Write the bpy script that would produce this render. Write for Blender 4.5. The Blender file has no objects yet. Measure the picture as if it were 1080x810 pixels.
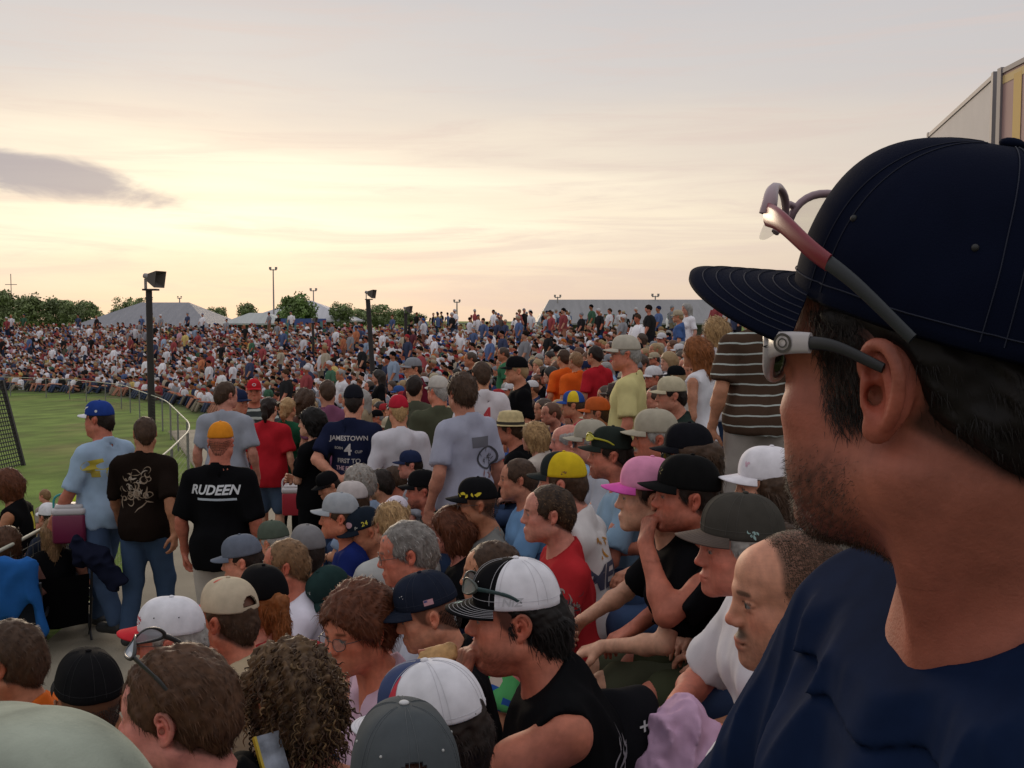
import bpy, math, random
import numpy as np
from concurrent.futures import ThreadPoolExecutor
from mathutils import Vector, Matrix
from mathutils.bvhtree import BVHTree

random.seed(7)
C = bpy.context.scene.collection
SC = bpy.context.scene
R_ = math.radians
F32 = np.float32

# ------------------------------------------------------------------ camera
ZC = 2.5                                   # camera height above the walkway
FPX = 1060.0                               # focal length in photo pixels (1080 wide)
PITCH = math.atan(67.0 / FPX)
cam = bpy.data.cameras.new("camera")
cam.lens = 36.0 * FPX / 1080.0
cam.sensor_width = 36.0
cam.clip_start, cam.clip_end = 0.05, 6000
cam_ob = bpy.data.objects.new("camera", cam)
cam_ob.location = (0, 0, ZC)
cam_ob.rotation_euler = (math.pi / 2 - PITCH, 0, 0)
C.objects.link(cam_ob)
SC.camera = cam_ob

def at(px, py, d):
    """point of the place that a photo pixel shows at depth d along the lens axis"""
    u, v = (px - 540) / FPX, (405 - py) / FPX
    cp, sp = math.cos(PITCH), math.sin(PITCH)
    return np.array([d * u, d * (cp + v * sp), ZC + d * (-sp + v * cp)])

def proj(P):
    """inverse of at()"""
    P = np.asarray(P, float) - np.array([0, 0, ZC])
    cp, sp = math.cos(PITCH), math.sin(PITCH)
    d = P[..., 1] * cp - P[..., 2] * sp
    v = P[..., 1] * sp + P[..., 2] * cp
    dd = np.maximum(d, 1e-3)
    return 540 + FPX * P[..., 0] / dd, 405 - FPX * v / dd, d

# ------------------------------------------------------------------ view, sky and sun
SC.view_settings.view_transform = 'Standard'
SC.view_settings.look = 'None'
SC.view_settings.exposure = 0.0
SC.view_settings.gamma = 1.0
SC.view_settings.use_curve_mapping = False
SUN_AZ, SUN_EL = -17.0, 9.0                # degrees; azimuth from +Y towards +X
world = bpy.data.worlds.new("World")
SC.world = world
world.use_nodes = True
def build_sky():
    nt = world.node_tree; N = nt.nodes; L = nt.links; N.clear()
    def nd(t, **kw):
        n = N.new(t)
        for k, v in kw.items(): setattr(n, k, v)
        return n
    def math_(op, a, b=None, c=None, clamp=False):
        n = nd('ShaderNodeMath', operation=op, use_clamp=clamp)
        for i, x in enumerate((a, b, c)):
            if x is None: continue
            if isinstance(x, (int, float)): n.inputs[i].default_value = x
            else: L.new(x, n.inputs[i])
        return n.outputs[0]
    def mixc(f, a, b):
        n = nd('ShaderNodeMix', data_type='RGBA')
        for i, x in ((0, f), (6, a), (7, b)):
            if isinstance(x, (int, float)): n.inputs[i].default_value = x
            elif isinstance(x, tuple): n.inputs[i].default_value = (*x, 1)
            else: L.new(x, n.inputs[i])
        return n.outputs[2]
    def ramp(x, stops, interp='LINEAR'):
        n = nd('ShaderNodeValToRGB'); L.new(x, n.inputs[0]); cr = n.color_ramp; cr.interpolation = interp
        while len(cr.elements) < len(stops): cr.elements.new(0.5)
        for e, (p, c) in zip(cr.elements, stops): e.position = p; e.color = (*c, 1)
        return n.outputs[0]
    tc = nd('ShaderNodeTexCoord')
    sep = nd('ShaderNodeSeparateXYZ'); L.new(tc.outputs['Generated'], sep.inputs[0])
    X, Y, Z = sep.outputs
    def noise(scale, sx, sy, sz, detail=5, rough=.55, dist=0.0, off=(0, 0, 0)):
        mp = nd('ShaderNodeMapping'); L.new(tc.outputs['Generated'], mp.inputs[0])
        mp.inputs['Scale'].default_value = (sx, sy, sz); mp.inputs['Location'].default_value = off
        n = nd('ShaderNodeTexNoise'); L.new(mp.outputs[0], n.inputs['Vector'])
        n.inputs['Scale'].default_value = scale; n.inputs['Detail'].default_value = detail
        n.inputs['Roughness'].default_value = rough; n.inputs['Distortion'].default_value = dist
        return n.outputs[0]
    # overcast veil: warm at the horizon, cream band above it, grey lilac higher, dull blue grey overhead
    wob = noise(1.6, 1, 1, 5, 6, .55, .4)
    zz = math_('ADD', Z, math_('MULTIPLY', math_('SUBTRACT', wob, .5), .085))
    front = ramp(zz, SKY_FRONT, 'EASE')
    back = ramp(Z, SKY_BACK)
    # how far a direction is from the sunset, along the horizon
    az = math_('ADD', math_('MULTIPLY', X, math.sin(R_(SUN_AZ))), math_('MULTIPLY', Y, math.cos(R_(SUN_AZ))))
    fr = math_('SMOOTH_MIN', math_('MAXIMUM', math_('MULTIPLY_ADD', az, 1.25, -.30), 0.0), 1.0, .1)
    veil = mixc(fr, back, front)
    # the glow in the cloud where the sun stands
    gx = math_('SUBTRACT', az, 0.0)
    dx = math_('SUBTRACT', X, math.sin(R_(SUN_AZ - 2)))
    dz = math_('SUBTRACT', zz, 0.118)
    g = math_('ADD', math_('MULTIPLY', math_('MULTIPLY', dx, dx), 4.2), math_('MULTIPLY', math_('MULTIPLY', dz, dz), 230.0))
    g = math_('MULTIPLY', math_('POWER', 2.718, math_('MULTIPLY', g, -1.0)), math_('MAXIMUM', Y, 0.0))
    streak = noise(2.4, .8, .8, 9, 6, .6, .6, (3.1, .4, 1.7))
    gs = math_('MULTIPLY', g, math_('MULTIPLY_ADD', streak, 2.8, -.45), clamp=True)
    col = mixc(math_('MULTIPLY', gs, .9), veil, (1.20, 1.07, .83))
    # thin streaks, pinkish grey
    st2 = noise(3.4, .8, .8, 11, 8, .66, 1.1, (0.3, 7.1, 2.2))
    sm = nd('ShaderNodeMapRange', interpolation_type='SMOOTHSTEP'); L.new(st2, sm.inputs[0])
    sm.inputs[1].default_value, sm.inputs[2].default_value = .46, .70
    sm.inputs[3].default_value, sm.inputs[4].default_value = 0, .55
    lowfade = math_('MULTIPLY', sm.outputs[0], math_('MULTIPLY_ADD', Z, -1.1, 1.0, True))
    col = mixc(lowfade, col, (.76, .60, .54))
    # the one dark cloud bank at the left
    cx = math_('SUBTRACT', math_('DIVIDE', X, math_('MAXIMUM', Y, .01)), (60 - 540) / FPX)
    cz = math_('SUBTRACT', math_('DIVIDE', Z, math_('MAXIMUM', Y, .01)), (338 - 190) / FPX)
    cz = math_('ADD', cz, math_('MULTIPLY', cx, .18))
    n3 = noise(9.0, 1, 1, 2.4, 6, .6, .5, (1.3, .2, .9))
    e = math_('ADD', math_('MULTIPLY', math_('MULTIPLY', cx, cx), 1 / .105 ** 2), math_('MULTIPLY', math_('MULTIPLY', cz, cz), 1 / .025 ** 2))
    e = math_('ADD', e, math_('MULTIPLY', math_('SUBTRACT', n3, .5), 2.6))
    em = nd('ShaderNodeMapRange', interpolation_type='SMOOTHSTEP'); L.new(e, em.inputs[0])
    em.inputs[1].default_value, em.inputs[2].default_value = 1.25, .35
    em.inputs[3].default_value, em.inputs[4].default_value = 0, .85
    fy = math_('GREATER_THAN', Y, .1)
    col = mixc(math_('MULTIPLY', em.outputs[0], fy), col, (.35, .33, .39))
    # below the horizon
    gm = math_('LESS_THAN', Z, -.002)
    col = mixc(gm, col, (.10, .09, .07))
    sky = nd('ShaderNodeTexSky', sky_type='NISHITA', sun_disc=False)
    sky.sun_elevation = R_(SUN_EL); sky.sun_rotation = R_(SUN_AZ)
    b1 = nd('ShaderNodeBackground'); L.new(sky.outputs[0], b1.inputs[0]); b1.inputs[1].default_value = .06
    b2 = nd('ShaderNodeBackground'); L.new(col, b2.inputs[0]); b2.inputs[1].default_value = 1.0
    mx = nd('ShaderNodeMixShader'); mx.inputs[0].default_value = .93
    L.new(b1.outputs[0], mx.inputs[1]); L.new(b2.outputs[0], mx.inputs[2])
    out = nd('ShaderNodeOutputWorld'); L.new(mx.outputs[0], out.inputs[0])
# linear colours by sine of elevation
SKY_FRONT = [(0.0, (.86, .66, .50)), (.045, (.90, .70, .54)), (.10, (.98, .80, .60)), (.17, (.87, .74, .62)), (.24, (.73, .68, .65)),
             (.33, (.63, .61, .62)), (.5, (.66, .64, .67)), (.7, (.72, .71, .75)), (1.0, (.74, .74, .78))]
SKY_BACK = [(0.0, (.44, .42, .43)), (.3, (.54, .53, .56)), (1.0, (.74, .74, .78))]
build_sky()
sun = bpy.data.lights.new("sun", 'SUN')
sun.energy = 1.25; sun.angle = R_(24); sun.color = (1.0, .80, .58)
sun_ob = bpy.data.objects.new("sun", sun); C.objects.link(sun_ob)
sd = Vector((math.sin(R_(SUN_AZ)) * math.cos(R_(SUN_EL)), math.cos(R_(SUN_AZ)) * math.cos(R_(SUN_EL)), math.sin(R_(SUN_EL))))
sun_ob.rotation_euler = sd.to_track_quat('Z', 'Y').to_euler()
sun_ob.location = (0, 0, 40)

# ------------------------------------------------------------------ materials
MATS = {}
def _n(nt, t, **kw):
    n = nt.nodes.new(t)
    for k, v in kw.items(): setattr(n, k, v)
    return n
def mat(name, col=(.5, .5, .5), rough=.7, attr=None, bump=0.0, bscale=200.0, bdet=3, var=0.0, vscale=6.0, coord='Object',
        metal=0.0, sheen=0.0, sss=0.0, spec=.5, stretch=(1, 1, 1), alpha=None):
    key = name
    if key in MATS: return MATS[key]
    m = bpy.data.materials.new(name); m.use_nodes = True; nt = m.node_tree; L = nt.links
    b = nt.nodes['Principled BSDF']
    b.inputs['Base Color'].default_value = (*col, 1); b.inputs['Roughness'].default_value = rough
    b.inputs['Metallic'].default_value = metal; b.inputs['Specular IOR Level'].default_value = spec
    if sheen: b.inputs['Sheen Weight'].default_value = sheen; b.inputs['Sheen Roughness'].default_value = .5
    if sss:
        b.inputs['Subsurface Weight'].default_value = sss; b.inputs['Subsurface Scale'].default_value = .006
        b.inputs['Subsurface Radius'].default_value = (1, .35, .2)
    src = None
    if attr:
        a = _n(nt, 'ShaderNodeAttribute', attribute_name=attr); src = a.outputs['Color']
    tc = _n(nt, 'ShaderNodeTexCoord'); mp = _n(nt, 'ShaderNodeMapping'); L.new(tc.outputs[coord], mp.inputs[0])
    mp.inputs['Scale'].default_value = stretch
    if var:
        nz = _n(nt, 'ShaderNodeTexNoise'); L.new(mp.outputs[0], nz.inputs[0]); nz.inputs['Scale'].default_value = vscale
        nz.inputs['Detail'].default_value = 4
        mr = _n(nt, 'ShaderNodeMapRange'); L.new(nz.outputs[0], mr.inputs[0])
        mr.inputs[1].default_value, mr.inputs[2].default_value = .3, .7
        mr.inputs[3].default_value, mr.inputs[4].default_value = 1 - var, 1 + var
        mu = _n(nt, 'ShaderNodeVectorMath', operation='SCALE'); L.new(mr.outputs[0], mu.inputs['Scale'])
        if src: L.new(src, mu.inputs[0])
        else: mu.inputs[0].default_value = col
        src = mu.outputs[0]
    if src: L.new(src, b.inputs['Base Color'])
    if bump:
        nz = _n(nt, 'ShaderNodeTexNoise'); L.new(mp.outputs[0], nz.inputs[0]); nz.inputs['Scale'].default_value = bscale
        nz.inputs['Detail'].default_value = bdet
        bp = _n(nt, 'ShaderNodeBump'); L.new(nz.outputs[0], bp.inputs['Height']); bp.inputs['Strength'].default_value = bump
        bp.inputs['Distance'].default_value = .6 / bscale
        L.new(bp.outputs[0], b.inputs['Normal'])
    if alpha is not None: b.inputs['Alpha'].default_value = alpha
    MATS[key] = m
    return m
def hexname(c): return "%02x%02x%02x" % tuple(int(max(0, min(1, x)) * 255) for x in c)
def cloth(c): return mat("cloth " + hexname(c), c, .85, bump=.35, bscale=420, var=.10, vscale=9, sheen=0, spec=.03)
def capcloth(c): return mat("cap twill " + hexname(c), c, .85, bump=.3, bscale=700, var=.10, vscale=25, spec=.05)
def plain(c, r=.5, metal=0.0): return mat("plain %s %.2f %.1f" % (hexname(c), r, metal), c, r, metal=metal)
def hairmat(): return mat("hair", rough=.55, attr='Col', var=.25, vscale=60, spec=.22)
def skinmat(): return mat("skin", rough=.56, attr='Col', bump=.30, bscale=420, bdet=8, var=.08, vscale=40, sss=.05, spec=.32)
def glassmat(name, tint, alpha, rough=.05):
    if name in MATS: return MATS[name]
    m = mat(name, tint, rough, alpha=alpha, spec=.6); return m

# ------------------------------------------------------------------ mesh helpers
def mesh_np(name, v, f, mats=None, cols=None, fmat=None, smooth=True):
    """v (n,3), f (m,4) or (m,3) ints or a list of both kinds"""
    me = bpy.data.meshes.new(name)
    v = np.asarray(v, F32)
    fs = f if isinstance(f, list) else [f]
    fs = [np.asarray(x, np.int32) for x in fs if len(x)]
    me.vertices.add(len(v)); me.vertices.foreach_set('co', v.ravel())
    nl = sum(x.size for x in fs); nf = sum(len(x) for x in fs)
    me.loops.add(nl); me.polygons.add(nf)
    if nf:
        me.loops.foreach_set('vertex_index', np.concatenate([x.ravel() for x in fs]))
        tot = np.concatenate([np.full(len(x), x.shape[1], np.int32) for x in fs])
        st = np.zeros(nf, np.int32); st[1:] = np.cumsum(tot)[:-1]
        me.polygons.foreach_set('loop_start', st); me.polygons.foreach_set('loop_total', tot)
        me.polygons.foreach_set('use_smooth', np.full(nf, smooth, bool))
        if fmat is not None: me.polygons.foreach_set('material_index', np.asarray(fmat, np.int32))
    if cols is not None:
        a = me.color_attributes.new('Col', 'FLOAT_COLOR', 'POINT')
        cc = np.ones((len(v), 4), F32); cc[:, :3] = cols
        a.data.foreach_set('color', cc.ravel())
    for m in (mats or []): me.materials.append(m)
    me.update(calc_edges=True); me.validate()
    return me
def obj(name, me, parent=None, loc=None):
    o = bpy.data.objects.new(name, me); C.objects.link(o)
    if parent is not None: o.parent = parent
    if loc is not None: o.location = loc
    return o
def tag(o, label=None, cat=None, group=None, kind=None):
    if label: o['label'] = label
    if cat: o['category'] = cat
    if group: o['group'] = group
    if kind: o['kind'] = kind
    return o
def empty(name, loc=(0, 0, 0), rz=0.0):
    o = bpy.data.objects.new(name, None); o.empty_display_size = .1; C.objects.link(o)
    o.location = loc; o.rotation_euler = (0, 0, rz); return o

class MB:
    """collects pieces into one mesh"""
    def __init__(s): s.v = []; s.f4 = []; s.f3 = []; s.m4 = []; s.m3 = []; s.n = 0; s.c = []
    def add(s, v, f, mi=0, col=None):
        v = np.asarray(v, float).reshape(-1, 3); f = np.asarray(f, int)
        if f.size:
            if f.shape[1] == 4: s.f4.append(f + s.n); s.m4 += [mi] * len(f)
            else: s.f3.append(f + s.n); s.m3 += [mi] * len(f)
        s.v.append(v); s.n += len(v)
        if col is not None: s.c.append(np.broadcast_to(np.asarray(col, float), v.shape))
        return s
    def box(s, c, size, rz=0.0, mi=0, R=None, col=None):
        h = np.array(size) / 2
        p = np.array([[x, y, z] for x in (-1, 1) for y in (-1, 1) for z in (-1, 1)]) * h
        if R is None:
            cz, sz = math.cos(rz), math.sin(rz); R = np.array([[cz, -sz, 0], [sz, cz, 0], [0, 0, 1]])
        p = p @ np.asarray(R).T + np.array(c)
        return s.add(p, [[0, 1, 3, 2], [4, 6, 7, 5], [0, 4, 5, 1], [2, 3, 7, 6], [0, 2, 6, 4], [1, 5, 7, 3]], mi, col)
    def tube(s, pts, r, n=8, mi=0, col=None, cap=True, flat=None):
        v, f = tube(pts, r, n, flat); s.add(v, f, mi, col)
        if cap:
            k = len(v) // n
            for a, o in ((0, 1), (k - 1, 0)):
                ids = np.arange(n) + a * n
                cen = v[ids].mean(0)
                vv = np.vstack([v[ids], cen]); ff = [[i, (i + 1) % n, n] if not o else [(i + 1) % n, i, n] for i in range(n)]
                s.add(vv, ff, mi, col)
        return s
    def sphere(s, c, r, nu=12, nv=8, mi=0, col=None):
        u = np.linspace(0, 2 * np.pi, nu, endpoint=False); w = np.linspace(-np.pi / 2, np.pi / 2, nv + 1)
        W, U = np.meshgrid(w, u, indexing='ij')
        p = np.stack([np.cos(W) * np.cos(U), np.cos(W) * np.sin(U), np.sin(W)], -1).reshape(-1, 3) * np.asarray(r) + np.asarray(c)
        f = grid_faces(nv + 1, nu, wrap=True)
        return s.add(p, f, mi, col)
    def mesh(s, name, mats, smooth=False):
        f4 = np.concatenate(s.f4) if s.f4 else np.zeros((0, 4), int)
        f3 = np.concatenate(s.f3) if s.f3 else np.zeros((0, 3), int)
        mats = mats if isinstance(mats, (list, tuple)) else [mats]
        return mesh_np(name, np.concatenate(s.v), [f4, f3], mats, np.concatenate(s.c) if s.c else None, s.m4 + s.m3, smooth)
    def build(s, name, mats, parent=None, smooth=False, loc=None):
        return obj(name, s.mesh(name, mats, smooth), parent, loc)
def grid_faces(nr, nc, wrap=False, flip=False):
    i = np.arange(nr - 1)[:, None]; j = np.arange(nc if wrap else nc - 1)[None, :]
    a = i * nc + j; b = i * nc + (j + 1) % nc
    f = np.stack([a, b, b + nc, a + nc], -1).reshape(-1, 4)
    return f[:, ::-1] if flip else f
def tube(pts, r, n=8, flat=None):
    """sweep an n-gon along pts; r scalar or array; flat = (a, b) scales of the section's two axes"""
    P = np.asarray(pts, float); k = len(P); r = np.broadcast_to(np.asarray(r, float), (k,))
    T = np.gradient(P, axis=0); T /= np.linalg.norm(T, axis=1)[:, None] + 1e-12
    up = np.array([0, 0, 1.0]) if abs(T[0, 2]) < .9 else np.array([1.0, 0, 0])
    A = np.zeros_like(P); a = np.cross(T[0], up); a /= np.linalg.norm(a)
    for i in range(k):
        a = a - T[i] * (a @ T[i]); a /= np.linalg.norm(a) + 1e-12; A[i] = a
    B = np.cross(T, A)
    fa, fb = flat or (1, 1)
    t = np.linspace(0, 2 * np.pi, n, endpoint=False)
    V = P[:, None] + r[:, None, None] * (np.cos(t)[None, :, None] * A[:, None] * fa + np.sin(t)[None, :, None] * B[:, None] * fb)
    return V.reshape(-1, 3), grid_faces(k, n, wrap=True)
def spline(pts, n=24):
    """Catmull-Rom through pts"""
    P = np.asarray(pts, float); P = np.vstack([2 * P[0] - P[1], P, 2 * P[-1] - P[-2]])
    out = []
    m = len(P) - 3
    for i in range(m):
        k = max(2, n // m)
        t = np.linspace(0, 1, k, endpoint=(i == m - 1))[:, None]
        a, b, c, d = P[i:i + 4]
        out.append(.5 * ((2 * b) + (c - a) * t + (2 * a - 5 * b + 4 * c - d) * t ** 2 + (3 * b - a - 3 * c + d) * t ** 3))
    return np.concatenate(out)

# ------------------------------------------------------------------ smooth-blended bodies: fields and their surface
def _smin(a, b, k):
    h = np.maximum(k - np.abs(a - b), 0) / k
    return np.minimum(a, b) - h * h * k * .25
def rc(a, b, ra, rb, k=.02, op='u'):
    a = np.asarray(a, F32); b = np.asarray(b, F32); ba = b - a; l2 = max(float(ba @ ba), 1e-10); dr = rb - ra
    def f(P):
        q = P - a
        t = np.clip((q @ ba) * F32(1 / l2), 0, 1)
        e = q - t[..., None] * ba
        return np.sqrt(np.einsum('...i,...i->...', e, e)) - (F32(ra) + F32(dr) * t)
    return (f, (a + b) / 2, math.sqrt(l2) / 2 + max(ra, rb), F32(k), op)
def el(c, r, R=None, k=.02, op='u'):
    c = np.asarray(c, F32); r = np.asarray(r, F32); R = None if R is None else np.asarray(R, F32)
    def f(P):
        q = P - c
        if R is not None: q = q @ R
        q = q / r
        k0 = np.sqrt(np.einsum('...i,...i->...', q, q)); q = q / r
        k1 = np.sqrt(np.einsum('...i,...i->...', q, q)) + F32(1e-6)
        return k0 * (k0 - 1) / k1
    return (f, c, float(r.max()), F32(k), op)
def plane(n, p, op='i', k=.004):
    """keeps the side n points away from"""
    n = np.asarray(n, F32); n = n / np.linalg.norm(n); p = np.asarray(p, F32)
    return (lambda P: (P - p) @ n, p, 1e9, F32(k), op)
def disp(fn): return (fn, np.zeros(3, F32), 1e9, F32(0), 'd')
def ev(prims, P, cc=None, crad=0.0, pad=.05):
    d = np.full(P.shape[:-1], 1.0, F32)
    for f, c, R, k, op in prims:
        if cc is not None and R < 1e8:
            dx = cc - c
            idx = np.nonzero(np.einsum('ij,ij->i', dx, dx) < (R + crad + pad + float(k)) ** 2)[0]
            if not len(idx): continue
            if len(idx) < len(cc):
                x = f(P[idx]); o = d[idx]
                d[idx] = _comb(o, x, k, op); continue
        d = _comb(d, f(P), k, op)
    return d
def _comb(o, x, k, op):
    if op == 'u': return _smin(o, x, k)
    if op == 's': return -_smin(-o, x, k)
    if op == 'i': return -_smin(-o, -x, k)
    return o + x
def surf(prims, lo, hi, h):
    """surface of a field inside a box, voxel h -> verts, quads"""
    B = 4
    lo = np.asarray(lo, float); hi = np.asarray(hi, float)
    n = np.maximum(np.ceil((hi - lo) / (B * h)).astype(int), 1)
    ax = [lo[i] + (np.arange(n[i]) + .5) * B * h for i in range(3)]
    G = np.stack(np.meshgrid(*ax, indexing='ij'), -1).astype(F32)
    dc = ev(prims, G)
    act = np.argwhere(np.abs(dc) < B * h * 1.0 + .012)
    full = np.where(dc > 0, F32(1), F32(-1))
    S = np.empty((n[0], B, n[1], B, n[2], B), F32)
    S[:] = full[:, None, :, None, :, None]
    if len(act):
        o = (np.arange(B) + .5 - B / 2) * h
        off = np.stack(np.meshgrid(o, o, o, indexing='ij'), -1).reshape(-1, 3).astype(F32)
        cc = G[act[:, 0], act[:, 1], act[:, 2]]
        for s0 in range(0, len(act), 6000):
            sl = slice(s0, s0 + 6000)
            P = cc[sl][:, None, :] + off[None]
            D = ev(prims, P, cc[sl], B * h * .87).reshape(-1, B, B, B)
            a = act[sl]
            S[a[:, 0], :, a[:, 1], :, a[:, 2], :] = D
    S = S.reshape(n[0] * B, n[1] * B, n[2] * B)
    return nets(S, lo + .5 * h, h)
_CO = np.array([[i, j, k] for i in (0, 1) for j in (0, 1) for k in (0, 1)])
_ED = [(a, b) for a in range(8) for b in range(a + 1, 8) if np.abs(_CO[a] - _CO[b]).sum() == 1]
def nets(S, org, h):
    s = S < 0
    nx, ny, nz = S.shape
    cnt = np.zeros((nx - 1, ny - 1, nz - 1), np.int8)
    for i, j, k in _CO: cnt += s[i:nx - 1 + i, j:ny - 1 + j, k:nz - 1 + k]
    cells = np.argwhere((cnt > 0) & (cnt < 8))
    if not len(cells): return np.zeros((0, 3)), np.zeros((0, 4), int)
    idx = np.full((nx - 1, ny - 1, nz - 1), -1, np.int32)
    idx[cells[:, 0], cells[:, 1], cells[:, 2]] = np.arange(len(cells))
    val = np.stack([S[cells[:, 0] + c[0], cells[:, 1] + c[1], cells[:, 2] + c[2]] for c in _CO], 1)
    acc = np.zeros((len(cells), 3)); num = np.zeros(len(cells))
    for a, b in _ED:
        va, vb = val[:, a], val[:, b]
        m = (va < 0) != (vb < 0)
        t = np.where(m, va / np.where(m, va - vb, 1), 0)
        p = _CO[a] + t[:, None] * (_CO[b] - _CO[a])
        acc += p * m[:, None]; num += m
    v = org + (cells + acc / num[:, None]) * h
    q = []
    for ax in range(3):
        sl0 = [slice(None)] * 3; sl1 = [slice(None)] * 3
        sl0[ax] = slice(0, -1); sl1[ax] = slice(1, None)
        a, b = s[tuple(sl0)], s[tuple(sl1)]
        u, w = (ax + 1) % 3, (ax + 2) % 3
        E = np.argwhere(a != b)
        E = E[(E[:, u] > 0) & (E[:, w] > 0) & (E[:, u] < S.shape[u] - 1) & (E[:, w] < S.shape[w] - 1)]
        if not len(E): continue
        fl = a[E[:, 0], E[:, 1], E[:, 2]]
        def cell(du, dw):
            c = E.copy(); c[:, u] += du; c[:, w] += dw
            return idx[c[:, 0], c[:, 1], c[:, 2]]
        f = np.stack([cell(-1, -1), cell(0, -1), cell(0, 0), cell(-1, 0)], 1)
        f = np.where(fl[:, None], f, f[:, ::-1])
        q.append(f[(f >= 0).all(1)])
    return v, (np.concatenate(q) if q else np.zeros((0, 4), int))
def compact(v, f):
    u, inv = np.unique(f.ravel(), return_inverse=True)
    return v[u], inv.reshape(f.shape), u
def join(parts):
    V, Fq, n = [], [], 0
    for v, f in parts:
        V.append(v); Fq.append(f + n); n += len(v)
    return np.concatenate(V), np.concatenate(Fq)
def vnorm(v, f):
    n = np.zeros_like(v)
    fn = np.cross(v[f[:, 2]] - v[f[:, 0]], v[f[:, 3 if f.shape[1] == 4 else 1]] - v[f[:, 1 if f.shape[1] == 4 else 0]])
    for i in range(f.shape[1]): np.add.at(n, f[:, i], fn)
    return n / (np.linalg.norm(n, axis=1)[:, None] + 1e-12)
def wnoise(P, seed, freq):
    """cheap smooth noise in [-1,1]: warped sines"""
    r = np.random.RandomState(seed)
    q = P * freq
    out = 0
    for i in range(4):
        w = r.normal(size=3); w /= np.linalg.norm(w); w2 = r.normal(size=3) * .7
        out = out + np.sin(q @ w.astype(F32) * (1 + .5 * i) + r.uniform(0, 6) + 1.4 * np.sin(q @ w2.astype(F32) + r.uniform(0, 6)))
    return (out / 3.0).astype(F32)
def rotx(a): c, s = math.cos(a), math.sin(a); return np.array([[1, 0, 0], [0, c, -s], [0, s, c]])
def roty(a): c, s = math.cos(a), math.sin(a); return np.array([[c, 0, s], [0, 1, 0], [-s, 0, c]])
def rotz(a): c, s = math.cos(a), math.sin(a); return np.array([[c, -s, 0], [s, c, 0], [0, 0, 1]])
# ------------------------------------------------------------------ people
SKIN_ = {'fair': (.58, .30, .20), 'pink': (.56, .235, .16), 'mid': (.48, .21, .125), 'tan': (.40, .165, .088), 'red': (.50, .17, .105), 'dark': (.16, .075, .045), 'deep': (.30, .097, .062)}
SKIN = {k: tuple(x * 1.06 for x in v) for k, v in SKIN_.items()}
HAIR = {'brown': (.055, .030, .017), 'dark': (.018, .011, .008), 'black': (.009, .007, .006), 'auburn': (.10, .032, .014), 'red': (.22, .075, .022),
        'blond': (.40, .25, .11), 'sandy': (.22, .125, .06), 'grey': (.30, .285, .26), 'white': (.55, .53, .50), 'pepper': (.13, .115, .10), 'chestnut': (.075, .036, .018)}

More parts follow.
